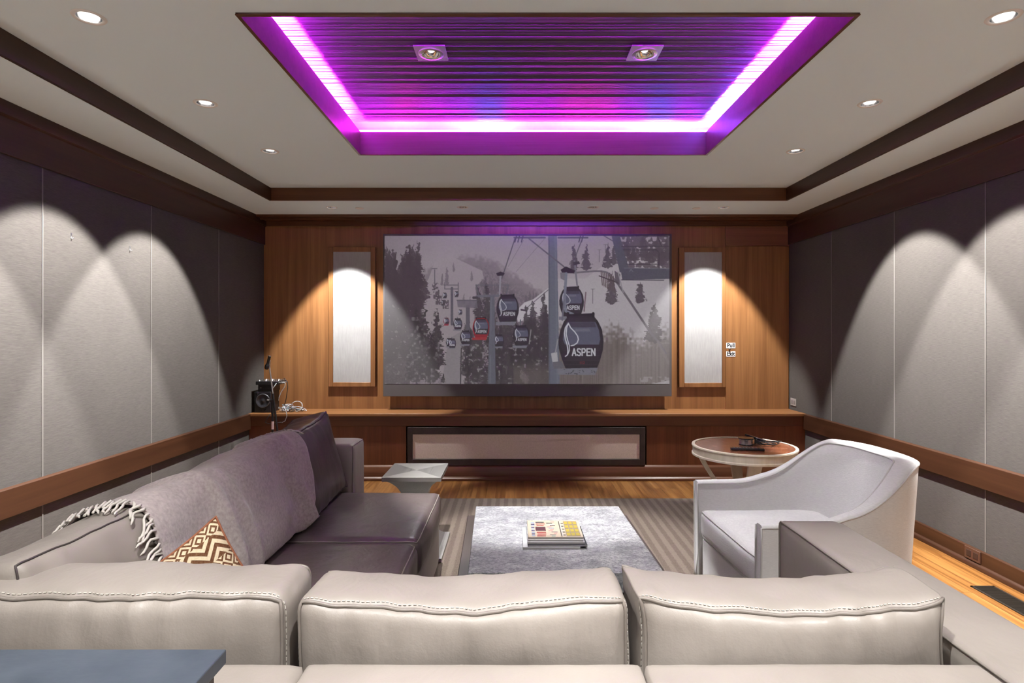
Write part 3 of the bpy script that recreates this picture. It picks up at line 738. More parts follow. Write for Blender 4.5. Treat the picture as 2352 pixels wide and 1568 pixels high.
def paint_screen():
    x0, y0, x1, y1 = 883.5, 541.5, 1537.5, 881.5
    p = Paint(x0, y0, x1, y1, 730); X, Y = p.X, p.Y
    full = (slice(0, p.H), slice(0, p.W))
    sky = np.array((158, 146, 156.0)); v = np.clip((Y - 541) / 340, 0, 1)
    p.im[:] = sky + (np.array((170, 160, 166.0)) - sky) * np.clip(v * 3, 0, 1)[..., None]
    p.im -= np.clip((1010 - X) / 400, 0, 1)[..., None] * 55
    T3, T6, T14, T40 = p.tex
    # far misty hill with forest
    hill = 618 - 34 * np.exp(-((X - 1090) / 95.0) ** 2) + 60 * np.clip((X - 1130) / 140.0, 0, 1) + 20 * np.clip((1000 - X) / 80, 0, 1) + (T6 - 0.5) * 16
    p.blend(full, np.clip((Y - hill) / 14, 0, 1) * 0.75 * (X < 1275), (128, 117, 125))
    p.blend(full, np.clip((Y - hill - 14) / 30, 0, 1) * (T3 > 0.45) * 0.55 * (X < 1275), (100, 92, 100))
    # snow slope, left centre
    p.poly([(985, 640), (1000, 600), (1040, 590), (1108, 622), (1112, 640), (1092, 660), (1096, 690), (1070, 740), (990, 760), (955, 690)], (165, 154, 161), 0.92)
    for _ in range(22):
        x = 1090 + p.r.rand() * 170; b = 648 + (x - 1090) * 0.32 + p.r.rand() * 30; p.conifer(x, b, 18 + p.r.rand() * 18, 10 + p.r.rand() * 5, (104, 96, 104), 0.8)
    for x, b, h in ((1027, 655, 42), (1016, 656, 28), (1084, 646, 24), (1042, 625, 22), (1066, 700, 26), (1080, 705, 24)): p.conifer(x, b, h, h * 0.33, (112, 103, 112), 0.8)
    p.poly([(955, 690), (1010, 690), (1060, 708), (1090, 700), (1090, 882), (1030, 882), (955, 800)], (160, 150, 155), 0.95)
    p.poly([(1015, 882), (1030, 780), (1062, 760), (1062, 882)], (140, 134, 138), 0.9)
    # right snow ridge and slope
    p.poly([(1185, 715), (1205, 695), (1225, 688), (1262, 660), (1262, 720), (1190, 740)], (196, 190, 196))
    p.poly([(1280, 640), (1345, 640), (1400, 600), (1430, 590), (1538, 600), (1538, 800), (1280, 800)], (178, 170, 175))
    p.blend(full, np.clip((X - 1280) / 10, 0, 1) * np.clip((Y - 625) / 40, 0, 1) * (X > 1280) * 0.8 * (Y < 790), (182, 176, 181))
    # upper right trees
    for x, b, h, wd in ((1318, 624, 64, 24), (1347, 622, 62, 30), (1396, 618, 60, 26), (1410, 610, 50, 22), (1405, 700, 78, 34), (1470, 697, 50, 34), (1440, 590, 46, 26), (1478, 592, 52, 34), (1510, 590, 50, 34), (1532, 600, 58, 26), (1455, 600, 34, 30), (1495, 605, 40, 36), (1520, 612, 40, 30)):
        p.conifer(x, b, h, wd, (74, 66, 74), 0.92)
    p.blend(full, (X > 1425) * (Y < 618) * (T6 > 0.38) * 0.8, (84, 74, 82))
    # left dark forest
    for _ in range(70):
        x = 884 + p.r.rand() * 78; b = 655 + p.r.rand() * 190; p.conifer(x, b, 70 + p.r.rand() * 40, 30 + p.r.rand() * 16, (70, 60, 68) if p.r.rand() < 0.6 else (80, 70, 77), 0.9)
    for x, b, h, wd in ((890, 720, 155, 44), (908, 710, 130, 34), (938, 730, 168, 46), (955, 720, 140, 36), (924, 735, 120, 30), (975, 690, 60, 30)): p.conifer(x, b, h, wd, (72, 61, 69), 0.95)
    p.blend(full, (X < 945 + 20 * (T14 - .5)) * np.clip((Y - 690) / 30, 0, 1) * (0.65 + 0.3 * T3), (70, 64, 66))
    for x, b, h, wd in ((975, 870, 165, 60), (1003, 850, 142, 50), (955, 882, 180, 60), (990, 882, 120, 52), (1018, 880, 22, 14)): p.conifer(x, b, h, wd, (56, 52, 55), 0.96, 0.25)
    p.blend(full, (X < 1015) * (Y > 700) * (T6 > 0.80) * (T3 > 0.5) * 0.45, (150, 145, 146))
    # lower middle dark forest
    for _ in range(90):
        x = 1072 + p.r.rand() * 195; b = 790 + p.r.rand() * 120; p.conifer(x, b, 55 + p.r.rand() * 45, 26 + p.r.rand() * 16, (62, 58, 62) if p.r.rand() < 0.5 else (74, 70, 72), 0.9, 0.15)
    for x, b, h, wd in ((1225, 780, 90, 40), (1250, 770, 100, 38), (1210, 790, 90, 36), (1120, 740, 90, 36), (1100, 730, 70, 30), (1256, 882, 130, 40)): p.conifer(x, b, h, wd, (66, 62, 66), 0.92)
    p.blend(full, (X > 1066) * (X < 1262) * (Y > 770) * (T6 > 0.78) * (T3 > 0.45) * 0.6, (160, 156, 158))
    p.blend(full, (X > 1180) * (X < 1262) * np.clip((Y - 825) / 30, 0, 1) * 0.6, (108, 100, 95))
    # bare brown trees lower right
    edge = 758 + (T6 - 0.5) * 40 - 14 * np.sin(X / 17.0) + np.clip((1440 - X) / 60, 0, 1) * -10
    strk = np.repeat(p.r.rand(1, p.W), p.H, 0)
    p.blend(full, np.clip((Y - edge) / 40, 0, 1) * (X > 1280) * 0.9, (112, 103, 99))
    p.blend(full, np.clip((Y - edge) / 30, 0, 1) * (X > 1280) * (strk > 0.6) * 0.45 * (0.4 + 0.6 * T14), (84, 76, 74))
    p.blend(full, np.clip((Y - edge - 20) / 50, 0, 1) * (X > 1280) * (strk < 0.18) * 0.35, (142, 134, 130))
    p.conifer(1503, 790, 95, 54, (80, 74, 76), 0.92)
    p.poly([(1500, 882), (1538, 874), (1538, 882)], (175, 170, 172)); p.blend(full, (X > 1470) * (Y > 866) * (T6 > 0.6) * 0.6, (165, 160, 162))
    # far lift towers
    for x, t, b, wd in ((1038.5, 662, 745, 6), (1075, 705, 770, 9), (999, 620, 652, 2)): p.line([(x, t), (x, b)], wd, (98, 94, 104))
    for a in ([(1020, 655), (1053, 655)], [(1022, 664), (1053, 664)], [(1053, 650), (1053, 672)], [(1022, 650), (1022, 664)], [(993, 617), (1004, 617)]): p.line(a, 2, (104, 98, 108))
    p.poly([(1050, 690), (1095, 690), (1098, 708), (1052, 706)], (112, 106, 116), 0.85); p.line([(1050, 690), (1098, 690)], 2, (92, 88, 98))
    p.line([(1076, 760), (1076, 882)], 1.5, (62, 58, 62)); p.line([(1060, 800), (1058, 882)], 2, (58, 54, 58))
    for (x, y, s_) in ((1019, 673, 0.10), (1046, 670, 0.10), (1015, 690, 0.10), (1055, 712, 0.09)): gondola(p, x, y, s_, False, False, 0.15, 0)
    for (x, y) in ((1000, 660), (1003, 676), (1008, 690), (1024, 700)): p.blend(p.win(x - 5, y - 8, x + 5, y + 8), 0.8 * (T3[p.win(x - 5, y - 8, x + 5, y + 8)] > 0.4), (80, 72, 80))
    # second tower and its arms
    p.line([(1094, 655), (1148, 655)], 2, (104, 102, 112)); p.line([(1094, 655), (1100, 679)], 3, (98, 96, 106)); p.line([(1168, 655), (1163, 678)], 3, (104, 102, 112)); p.line([(1148, 655), (1168, 655)], 2, (104, 102, 112))
    p.line([(1096, 681), (1145, 679)], 6, (108, 107, 118)); p.line([(1088, 684), (1096, 684)], 6, (72, 68, 76))
    p.poly([(1126, 680), (1136, 680), (1139, 882), (1121, 882)], (101, 103, 113)); p.line([(1129, 684), (1126, 880)], 3, (118, 120, 130), 0.7)
    # ropes
    C_ = (92, 87, 96)
    p.line([(1184, 546), (1153, 640)], 2.4, C_); p.line([(1203, 552), (1168, 612)], 0.9, C_, 0.7); p.line([(1250, 550), (1186, 624)], 0.9, C_, 0.6)
    p.line([(1260, 666), (1205, 712)], 1.6, C_); p.line([(1388, 542), (1412, 556)], 2.4, C_)
    p.line([(1182, 546), (1252, 546)], 4, (88, 86, 96)); p.line([(1283, 546), (1350, 546)], 4, (88, 86, 96))
    for x in (1187, 1194, 1202, 1340, 1334): p.line([(x, 541), (x - 4, 556)], 2.5, (70, 66, 74))
    p.line([(1336, 553), (1322, 590)], 2.2, C_)
    # small and middle cabins
    gondola(p, 1022, 731, 0.13, True, False, 0.1, 10); gondola(p, 1046, 733, 0.20, False, True, 0.05, 8)
    gondola(p, 1028, 778, 0.15, False, False, 0.05, 10); gondola(p, 1034, 779, 0.17, False, True, 0.05, 10)
    gondola(p, 1062.5, 761, 0.25, False, True, 0.02, 4); gondola(p, 1094, 731.5, 0.37, True, True, 0.0, 0)
    gondola(p, 1140, 770, 0.22, False, False, 0.0, 10)
    p.poly([(1128, 760), (1137, 760), (1138, 815), (1125, 815)], (101, 103, 113))
    gondola(p, 1186.5, 750, 0.37, False, True, 0.0, 30); p.line([(1220, 758), (1216, 790)], 2, (150, 146, 150)); p.line([(1198, 712), (1210, 714)], 4, (66, 62, 70))
    gondola(p, 1151.5, 680, 0.50, False, True, 0.0, 0)
    p.line([(1150, 635), (1148, 676)], 3.5, (150, 148, 158)); p.poly([(1140, 628), (1150, 624), (1160, 628), (1157, 633), (1143, 634)], (52, 46, 54))
    # the rope running down on the right, racks of skis on the slope
    p.line([(1318, 627), (1365, 623), (1382, 623), (1395, 626), (1412, 642), (1430, 668)], 4, (112, 106, 114))
    p.line([(1425, 660), (1448, 694), (1495, 765), (1512, 785), (1530, 812)], 5, (106, 100, 107), 0.95); p.line([(1512, 785), (1536, 835)], 6, (130, 120, 120), 0.5)
    for k_ in range(8): p.line([(1381 + k_ * 4, 624 + k_ * 1.5), (1384 + k_ * 4, 655 + k_ * 2.2)], 2.2, (98, 84, 86))
    p.line([(1377, 634), (1420, 650)], 2.5, (72, 62, 68)); p.poly([(1412, 622), (1425, 630), (1424, 655), (1414, 650)], (84, 76, 84), 0.8); p.line([(1420, 625), (1432, 672)], 2.5, (150, 146, 152))
    for x, t, b in ((1362, 664, 697), (1377, 574, 602), (1391, 562, 580)): p.line([(x, t), (x, b)], 1.6, (118, 110, 118)); p.line([(x - 4, t), (x + 4, t)], 1.2, (118, 110, 118))
    # lift station steelwork, top right
    p.poly([(1405, 541), (1424, 541), (1446, 622), (1424, 626)], (86, 86, 97)); p.poly([(1425, 616), (1538, 618), (1538, 641), (1430, 643)], (84, 84, 96))
    p.line([(1428, 643), (1525, 644)], 2, (66, 64, 74)); p.line([(1434, 616), (1538, 617)], 1.5, (112, 112, 122))
    for a in ([(1428, 566), (1536, 566)], [(1432, 574), (1508, 574), (1514, 580), (1514, 616)], [(1440, 607), (1514, 607)], [(1510, 541), (1520, 566)], [(1425, 543), (1536, 543)]): p.line(a, 1.8, (62, 56, 64))
    p.line([(1446, 624), (1450, 619), (1454, 624)], 1.2, (130, 130, 140))
    # main tower, then the two big cabins in front
    p.poly([(1259.5, 541), (1279.5, 541), (1286, 882), (1261, 882)], (104, 108, 121)); p.line([(1276, 545), (1281, 880)], 4, (116, 121, 133), 0.7); p.line([(1261.5, 545), (1263, 880)], 2.5, (90, 93, 104), 0.8)
    p.line([(1215, 548), (1296, 613)], 3.2, (100, 95, 104)); p.line([(1320, 600), (1326, 655)], 4, (120, 118, 128)); p.poly([(1316, 602), (1330, 600), (1333, 606), (1318, 610)], (64, 58, 66))
    gondola(p, 1297, 662, 0.545, False, True, 0.0, 0); p.line([(1346, 672), (1342, 715)], 3, (120, 100, 110))
    p.poly([(1288, 620), (1300, 612), (1322, 622), (1318, 628), (1292, 628)], (44, 38, 44)); p.poly([(1287, 626), (1300, 626), (1298, 645), (1288, 640)], (122, 118, 126))
    p.line([(1301, 628), (1297, 690), (1300, 715), (1316, 722)], 6, (122, 126, 140)); p.line([(1296, 690), (1292, 735)], 4, (110, 110, 122))
    gondola(p, 1305, 727, 1.0, False, True, 0.0, 0)
    p.poly([(1266, 812), (1280, 809), (1282, 832), (1270, 836)], (176, 174, 178)); p.poly([(1270, 832), (1290, 830), (1298, 845), (1272, 848)], (104, 103, 110)); p.line([(1282, 780), (1276, 810)], 3, (150, 148, 154))
    for _ in range(26): xx = 1284 + p.r.rand() * 82; yy = 848 + p.r.rand() * 12; p.line([(xx, yy), (xx + 1.5, yy)], 1.3, (66, 64, 70))
    p.im += (T3[..., None] - 0.5) * 7
    return p
PIC = paint_screen()
YS = YB - 0.10
def screen_mats():
    t = NT('projected_picture')
    a = t.n('ShaderNodeVertexColor', layer_name='picture')
    t.set(Base_Color=(0.062, 0.060, 0.062, 1), Roughness=0.7, Specular_IOR_Level=0.2, Emission_Color=a.outputs[0], Emission_Strength=0.62)
    return t.m
sc_ = thing('projection_screen', (at(1211, 0, YS).x, YB, at(0, 910, YS).z), 'wide projection screen showing snowy mountain with ski gondolas', 'screen')
A = at(880, 537, YS); B = at(1543, 910, YS)
M['screen_border'] = plain('grey_screen_border', (0.085, 0.078, 0.079), 0.6)
part('border', MB().box(A.x, B.x, YS, YS + 0.03, B.z, A.z), M['screen_border'], sc_, bev=0.002)
part('mounting_box', MB().box(A.x + 0.08, B.x - 0.08, YS + 0.03, YB, B.z + 0.06, A.z - 0.06), M['black'], sc_)
def picture_mesh():
    W, H = PIC.W, PIC.H
    a = at(883.5, 541.5, YS - 0.002); b = at(1537.5, 881.5, YS - 0.002)
    xs = a.x + (b.x - a.x) * np.arange(W + 1) / W; zs = a.z + (b.z - a.z) * np.arange(H + 1) / H
    gx, gz = np.meshgrid(xs, zs)
    o = np.array(ORG[sc_.name])
    co = np.stack([gx.ravel(), np.full(gx.size, YS - 0.002), gz.ravel()], 1) - o
    me = bpy.data.meshes.new('picture')
    i = (np.arange(H)[:, None] * (W + 1) + np.arange(W)[None, :]).ravel()
    quads = np.stack([i, i + W + 1, i + W + 2, i + 1], 1)
    me.vertices.add(len(co)); me.vertices.foreach_set('co', co.ravel())
    me.loops.add(quads.size); me.loops.foreach_set('vertex_index', quads.ravel().astype(np.int32))
    me.polygons.add(len(quads)); me.polygons.foreach_set('loop_start', np.arange(0, quads.size, 4, dtype=np.int32))
    me.update(calc_edges=True); me.validate()
    im = np.concatenate([PIC.im, PIC.im[:, -1:]], 1); im = np.concatenate([im, im[-1:]], 0)
    rgba = np.ones((im.shape[0] * im.shape[1], 4)); rgba[:, :3] = srgb2lin(im).reshape(-1, 3)
    at_ = me.color_attributes.new('picture', 'FLOAT_COLOR', 'POINT'); at_.data.foreach_set('color', rgba.ravel().astype(np.float32))
    me.materials.append(screen_mats())
    ob = bpy.data.objects.new('picture', me); COL.objects.link(ob); ob.parent = sc_
picture_mesh()

# ------------------------------------------------------------------ wall and floor fittings
def wall_plate(name, y, z0, z1, wd, mat, mat2, lab, x):
    t = thing(name, (x, y, z0), lab, 'outlet')
    part('cover_plate', MB().box(x - 0.007, x, y - wd / 2, y + wd / 2, z0, z1), mat, t, bev=0.002)
    m = MB()
    zc = (z0 + z1) / 2; h = (z1 - z0)
    for k in (-1, 1):
        yy = y + k * wd * 0.22
        m.box(x - 0.009, x - 0.005, yy - wd * 0.15, yy + wd * 0.15, zc - h * 0.26, zc + h * 0.26)
    part('socket', m, mat2, t, bev=0.0015)
M['outlet_grey'] = plain('grey_outlet', (0.30, 0.28, 0.26), 0.5); M['outlet_grey2'] = plain('grey_socket', (0.18, 0.165, 0.155), 0.5)
M['brown_socket'] = plain('dark_brown_socket', (0.03, 0.013, 0.009), 0.5)
wall_plate('wall_outlet', 6.055, 0.70, 0.775, 0.115, M['outlet_grey'], M['outlet_grey2'], 'grey wall outlet on the right wall just above the cabinet ledge', XR)
wall_plate('wall_outlet', 3.665, 0.040, 0.112, 0.125, M['brown_metal'], M['brown_socket'], 'brown outlet set in the right baseboard behind the armchair', XR - 0.016)
ya, yb_ = 3.0, 3.38; xa, xb = 2.60, 2.735
reg = thing('floor_register', ((xa + xb) / 2, (ya + yb_) / 2, 0), 'long dark bronze vent grille in the floor beside the right baseboard', 'floor vent')
mb = MB(); f_ = 0.012
mb.box(xa, xb, ya, ya + f_, 0, 0.005); mb.box(xa, xb, yb_ - f_, yb_, 0, 0.005); mb.box(xa, xa + f_, ya, yb_, 0, 0.005); mb.box(xb - f_, xb, ya, yb_, 0, 0.005)
part('frame', mb, M['bronze'], reg)
mb = MB(); yy = ya + f_ + 0.004
while yy < yb_ - f_ - 0.004:
    mb.box(xa + f_, xb - f_, yy, yy + 0.004, 0.0005, 0.0042); yy += 0.009
part('louvre', mb, M['bronze'], reg)
part('duct_shade', MB().box(xa + 0.004, xb - 0.004, ya + 0.004, yb_ - 0.004, 0.0002, 0.0008), M['dark_hole'], reg)  # thin black sheet standing in for the shaded opening below the slats
for (px, py, lab) in ((163, 543, 'small metal picture hook on the left wall, the one nearer the camera'), (298, 572, 'small metal picture hook on the left wall, the one nearer the screen')):
    Yk = -XL * F_PX / (CX - px); z = EYE - (py - CY) * Yk / F_PX
    t = thing('picture_hook', (XL, Yk, z - 0.02), lab, 'hook', 'picture hooks on the left wall')
    part('plate', MB().box(XL, XL + 0.002, Yk - 0.006, Yk + 0.006, z - 0.010, z + 0.020), M['steel'], t)
    part('hook', MB().tube([(XL + 0.002, Yk, z + 0.004), (XL + 0.004, Yk, z - 0.012), (XL + 0.008, Yk, z - 0.018), (XL + 0.013, Yk, z - 0.014), (XL + 0.014, Yk, z - 0.006)], 0.002, 6), M['steel'], t, smooth=True)

# ------------------------------------------------------------------ rug
solo('area_rug', MB().box(-2.05, 1.95, 0.1, 5.135, 0.0, 0.012), M['rug'], (0, 2.6, 0), 'large grey brown striped rug under the coffee table and seats', 'rug', bev=0.003)

# ------------------------------------------------------------------ soft shapes
class Cushion:
    """rounded, stuffed box: hx, hy, hz half sizes; puff bulges; wr wrinkle size"""
    def __init__(self, hx, hy, hz, r=0.03, puff=(0.0, 0.02, 0.012), wr=0.006, seed=0, sag=0.0, mat=None, wfreq=4.0, ears=0.0):
        self.__dict__.update(locals())
    def map(self, a, b, c, lift=0.0):
        hx, hy, hz, r = self.hx, self.hy, self.hz, self.r
        q = Vector((a * hx, b * hy, c * hz))
        inn = Vector((max(-hx + r, min(hx - r, q.x)), max(-hy + r, min(hy - r, q.y)), max(-hz + r, min(hz - r, q.z))))
        d = q - inn
        p = inn + d.normalized() * r if d.length > 1e-9 else q
        px, py, pz = self.puff
        p = p + Vector((a * px * (1 - b * b) * (1 - c * c), b * py * (1 - a ** 4) * (1 - c ** 4), c * pz * (1 - a ** 4) * (1 - b * b)))
        p.z -= self.sag * (1 - a * a) * max(0.0, c)
        if self.ears: e = self.ears * (abs(a) ** 6) * (abs(c) ** 6); p.x += e * (1 if a > 0 else -1); p.z += e * (1 if c > 0 else -1)
        s = Vector((self.seed * 7.31, self.seed * 3.7, self.seed))
        n1 = noise.noise_vector(p * self.wfreq + s); n2 = noise.noise_vector(Vector((p.x * 14, p.y * 9, p.z * 7)) + s)
        p = p + n1 * self.wr + n2 * self.wr * 0.45
        # short creases that run out from the long seams
        k = noise.noise(Vector((p.x * 24 + self.seed * 5, 0.0, self.seed))) * math.exp(-((abs(c) - 0.92) / 0.35) ** 2)
        p.y += (1 if b > 0 else -1) * k * self.wr * 0.7 * min(1, abs(b) * 1.2)
        if lift: p = p + d.normalized() * lift if d.length > 1e-9 else p
        return p
    def mesh(self, Mx, nx=34, ny=12, nz=18):
        mb = MB(); na = (nx, ny, nz)
        for ax in range(3):
            u, v = [k for k in range(3) if k != ax]
            for sg in (-1, 1):
                def fn(s, t):
                    abc = [0, 0, 0]; abc[ax] = sg
                    # finer towards the edges
                    abc[u] = math.sin((s * 2 - 1) * math.pi / 2) * 0.5 + (s * 2 - 1) * 0.5
                    abc[v] = math.sin((t * 2 - 1) * math.pi / 2) * 0.5 + (t * 2 - 1) * 0.5
                    return Mx @ self.map(*abc)
                mb.grid(fn, na[u], na[v])
        return mb
    def seam(self, Mx, face_axis, sg, rad=0.0045, n=46, lift=0.002):
        u, v = [k for k in range(3) if k != face_axis]
        pts = []
        for side in range(4):
            for i in range(n):
                s = -1 + 2 * i / n; abc = [0, 0, 0]; abc[face_axis] = sg
                abc[u], abc[v] = [(s, -1), (1, s), (-s, 1), (-1, -s)][side]
                pts.append(Mx @ self.map(*abc, lift=lift))
        return MB().tube(pts, rad, 6, closed=True)
    def stitches(self, Mx, b_face, gap=0.016, count=70, ends=True):
        """a row of stitches on the top gusset and the side gussets next to the seam of face b_face"""
        mb = MB(); off = gap / self.hy
        b0 = b_face * (1 - off)
        def seg(f, n):
            for i in range(n):
                p, q = Mx @ f((i + 0.2) / n), Mx @ f((i + 0.8) / n)
                mb.tube([p, q], 0.0013, 4)
        seg(lambda s: self.map(-0.97 + 1.94 * s, b0, 1, lift=0.0012), count)
        if ends:
            for e in (-1, 1): seg(lambda s, e=e: self.map(e, b0, 0.97 - 1.5 * s, lift=0.0012), count // 3)
        return mb

def soft_part(name, cu, Mx, parent, mat, seams=(), stitch=None, res=(34, 12, 18), pipe='piping', rad=0.0045, label=None):
    o = part(name, cu.mesh(Mx, *res), M[mat], parent, smooth=True, weld=0.0004, label=label)
    if seams:
        for ax, sg in seams: part('piping', cu.seam(Mx, ax, sg, rad), M[pipe], o, smooth=True)
    if stitch is not None:
        part('stitching', cu.stitches(Mx, stitch), M['thread'], o)
    return o
def rounded_block(x0, x1, y0, y1, z0, z1, r=0.03, puff=0.006, seed=1, wr=0.002):
    cu = Cushion((x1 - x0) / 2, (y1 - y0) / 2, (z1 - z0) / 2, r, (puff, puff, puff), wr, seed, wfreq=2.0)
    return cu, Matrix.Translation(((x0 + x1) / 2, (y0 + y1) / 2, (z0 + z1) / 2))

# ------------------------------------------------------------------ sectional sofa
sofa = thing('sectional_sofa', (-0.4, 1.9, 0.012), 'large taupe leather sectional sofa around two sides of the coffee table', 'sofa')
ZA = 0.74
def block(name, x0, x1, y0, y1, z0, z1, mat='leather', r=0.03, seams=(), seed=1, res=(20, 12, 14), puff=0.006, label=None, wr=0.002):
    cu, Mx = rounded_block(x0, x1, y0, y1, z0, z1, r, puff, seed, wr)
    return soft_part(name, cu, Mx, sofa, mat, seams, None, res, 'piping', 0.0032, label)
# near run: back frame, right arm, base, seats
block('back_frame', 0.2735, 1.0, 1.05, 1.277, 0.05, ZA, seed=2, res=(40, 12, 14), r=0.016, puff=0.002)
block('back_frame', -0.4485, 0.2725, 1.05, 1.277, 0.05, ZA, seed=14, res=(40, 12, 14), r=0.016, puff=0.002)
block('back_frame', -1.60, -0.4495, 1.05, 1.277, 0.05, ZA, seed=3, r=0.016, puff=0.002)
block('arm', 1.003, 1.235, 1.05, 2.262, 0.05, ZA, seed=4, seams=((0, -1),), r=0.026)
block('base', -0.44, 1.0, 1.28, 2.24, 0.05, 0.30, mat='leather', seed=5)
block('seat_cushion', -0.44, 0.28, 1.30, 2.262, 0.30, 0.46, seed=6, r=0.04, puff=0.02, mat='leather_dark')
block('seat_cushion', 0.285, 0.998, 1.30, 2.262, 0.30, 0.46, seed=7, r=0.04, puff=0.02, mat='leather_dark')
# left run: back frame, far arm, base, seats
block('back_frame', -1.62, -1.46, 1.28, 3.98, 0.05, 0.66, seed=8)
block('arm', -1.60, -1.006, 3.70, 3.975, 0.05, 0.745, seed=9, r=0.03, seams=((0, 1),))
block('base', -1.46, -0.455, 1.28, 3.64, 0.05, 0.29, seed=10)
block('seat_cushion', -1.46, -0.448, 2.79, 3.645, 0.285, 0.47, mat='leather_dark', seed=11, r=0.045, puff=0.016, res=(30, 30, 10), seams=((2, 1),), wr=0.004)
block('seat_cushion', -1.46, -0.452, 1.93, 2.785, 0.285, 0.465, mat='leather_dark', seed=12, r=0.045, puff=0.016, res=(30, 30, 10), seams=((2, 1),), wr=0.004)
block('seat_cushion', -1.46, -0.452, 1.30, 1.925, 0.285, 0.465, mat='leather_dark', seed=13, r=0.045, puff=0.012)
legs = MB()
for x, y in ((1.14, 1.15), (1.14, 2.16), (-0.52, 3.5), (-1.5, 3.85), (-1.5, 1.2), (-0.3, 2.15), (0.4, 1.15)):
    part('foot', MB().box(x - 0.03, x + 0.03, y - 0.03, y + 0.03, 0.012, 0.056), M['black'], sofa, bev=0.003)
# near back cushions (thickness along Y)
def back_cushion(xc, hw, seed, zc=0.645, hz=0.205, y=1.445, tilt=0.03, sag=0.0, roll=0.0, ears=0.0, wr=0.0125):
    cu = Cushion(hw, 0.112, hz, 0.04, (0.006, 0.022, 0.012), wr, seed, sag, wfreq=3.2, ears=ears)
    Mx = Matrix.Translation((xc, y, zc)) @ Matrix.Rotation(-tilt, 4, 'X') @ Matrix.Rotation(roll, 4, 'Y')
    soft_part('back_cushion', cu, Mx, sofa, 'leather', ((1, -1), (1, 1)), -1, (64, 18, 30))
back_cushion(-0.928, 0.405, 31, sag=0.0)
back_cushion(-0.114, 0.380, 32, sag=0.03, zc=0.645)
back_cushion(0.637, 0.350, 33, sag=0.022, zc=0.632, ears=0.02, roll=-0.004)
# left run back cushions (thickness along X, leaning against the frame)
LEAN = MB()
def lean_cushion(y0, y1, seed, xt, zc, lean, mat, hz=0.245, wr=0.010, ears=0.0, hy=0.115, roll=0.0):
    cu = Cushion((y1 - y0) / 2, hy, hz, 0.03, (0.008, 0.035, 0.012), wr, seed, 0.012, wfreq=3.0, ears=ears)
    Mx = Matrix.Translation((xt, (y0 + y1) / 2, zc)) @ Matrix.Rotation(math.pi / 2, 4, 'Z') @ Matrix.Rotation(-lean, 4, 'X') @ Matrix.Rotation(roll, 4, 'Y')
    soft_part('back_cushion', cu, Mx, sofa, mat, ((1, -1), (1, 1)), None, (40, 14, 26), 'thread_dark', 0.0028)
    m_ = cu.mesh(Mx, 24, 8, 16); LEAN.add(m_.v, m_.f)
lean_cushion(2.87, 3.66, 41, -1.20, 0.685, 0.26, 'leather_dark', hz=0.235, ears=0.02, roll=-0.04)
lean_cushion(2.09, 2.86, 42, -1.22, 0.675, 0.26, 'leather_dark', hz=0.215)
lean_cushion(1.40, 2.08, 43, -1.24, 0.67, 0.26, 'leather', hz=0.215)

# ------------------------------------------------------------------ throw blanket
from mathutils.bvhtree import BVHTree
BV = BVHTree.FromPolygons([Vector(p) for p in LEAN.v], LEAN.f)
AX, AZ = -1.22, 0.64
NTH, NY = 72, 96; Y_A, Y_B = 1.62, 3.30
def theta(t): return math.radians(160 - 198 * t)      # from the back, over the ridge, down the front
RAD = np.zeros((NY, NTH))
for i in range(NY):
    y = Y_A + (Y_B - Y_A) * i / (NY - 1)
    for j in range(NTH):
        th = theta(j / (NTH - 1)); d_ = Vector((math.cos(th), 0, math.sin(th)))
        h = BV.ray_cast(Vector((AX, y, AZ)) + d_ * 0.9, -d_, 0.9)
        RAD[i, j] = 0.9 - h[3] if h[0] is not None else 0.05
def spread(a, n, axis):                                # cloth bridges hollows: running maximum
    out = a.copy()
    for k in range(-n, n + 1): out = np.maximum(out, np.roll(a, k, axis) - 0.0035 * abs(k))
    return out
def blur(a, n, axis):
    acc = np.zeros_like(a); L = a.shape[axis]; idx = np.arange(L)
    for k in range(-n, n + 1): acc += np.take(a, np.clip(idx + k, 0, L - 1), axis)
    return acc / (2 * n + 1)
ENV = blur(blur(spread(spread(RAD, 4, 0), 2, 1), 2, 0), 2, 1)
ENV = np.maximum(ENV, RAD + 0.004)
def env(y, t):
    f = min(max((y - Y_A) / (Y_B - Y_A), 0), 1) * (NY - 1); g = min(max(t, 0), 1) * (NTH - 1)
    i, j = min(int(f), NY - 2), min(int(g), NTH - 2); u, v = f - i, g - j
    return (ENV[i, j] * (1 - u) + ENV[i + 1, j] * u) * (1 - v) + (ENV[i, j + 1] * (1 - u) + ENV[i + 1, j + 1] * u) * v
def drape(y, t, lift):
    th = theta(t); r_ = env(y, t) + lift
    return Vector((AX + math.cos(th) * r_, y, max(AZ + math.sin(th) * r_, 0.482 + lift)))
def hem(s, t):
    ya = 1.86 - 0.10 * max(0, t - 0.35) + 0.02 * math.sin(t * 9)
    yb2 = 3.05 - 0.08 * max(0, t - 0.3) + 0.03 * math.sin(max(0, t - 0.3) * 5.0) - 0.5 * max(0, t - 0.86)
    return ya + (yb2 - ya) * s
def blanket_pt(s, t, lift=0.0):
    y = hem(s, t)
    dn = max(0.0, t - 0.25)
    fold = 0.036 * math.exp(-((y - 2.16 - 0.10 * dn) / 0.032) ** 2) * min(1, 0.35 + dn * 2) + 0.022 * math.exp(-((y - 2.27 - 0.16 * dn) / 0.03) ** 2) * min(1, dn * 2)
    fold += 0.034 * math.exp(-((y - 2.78 - 0.22 * dn) / 0.035) ** 2) * min(1, dn * 2.2) + 0.012 * math.exp(-((y - 2.90 - 0.05 * dn) / 0.03) ** 2)
    n_ = (noise.noise(Vector((t * 2.4, y * 2.6, 1.0))) + 0.6) * 0.011 + (noise.noise(Vector((t * 7, y * 7, 4.0))) + 0.5) * 0.005
    return drape(y, t, 0.004 + max(0.0, fold + n_) + lift)
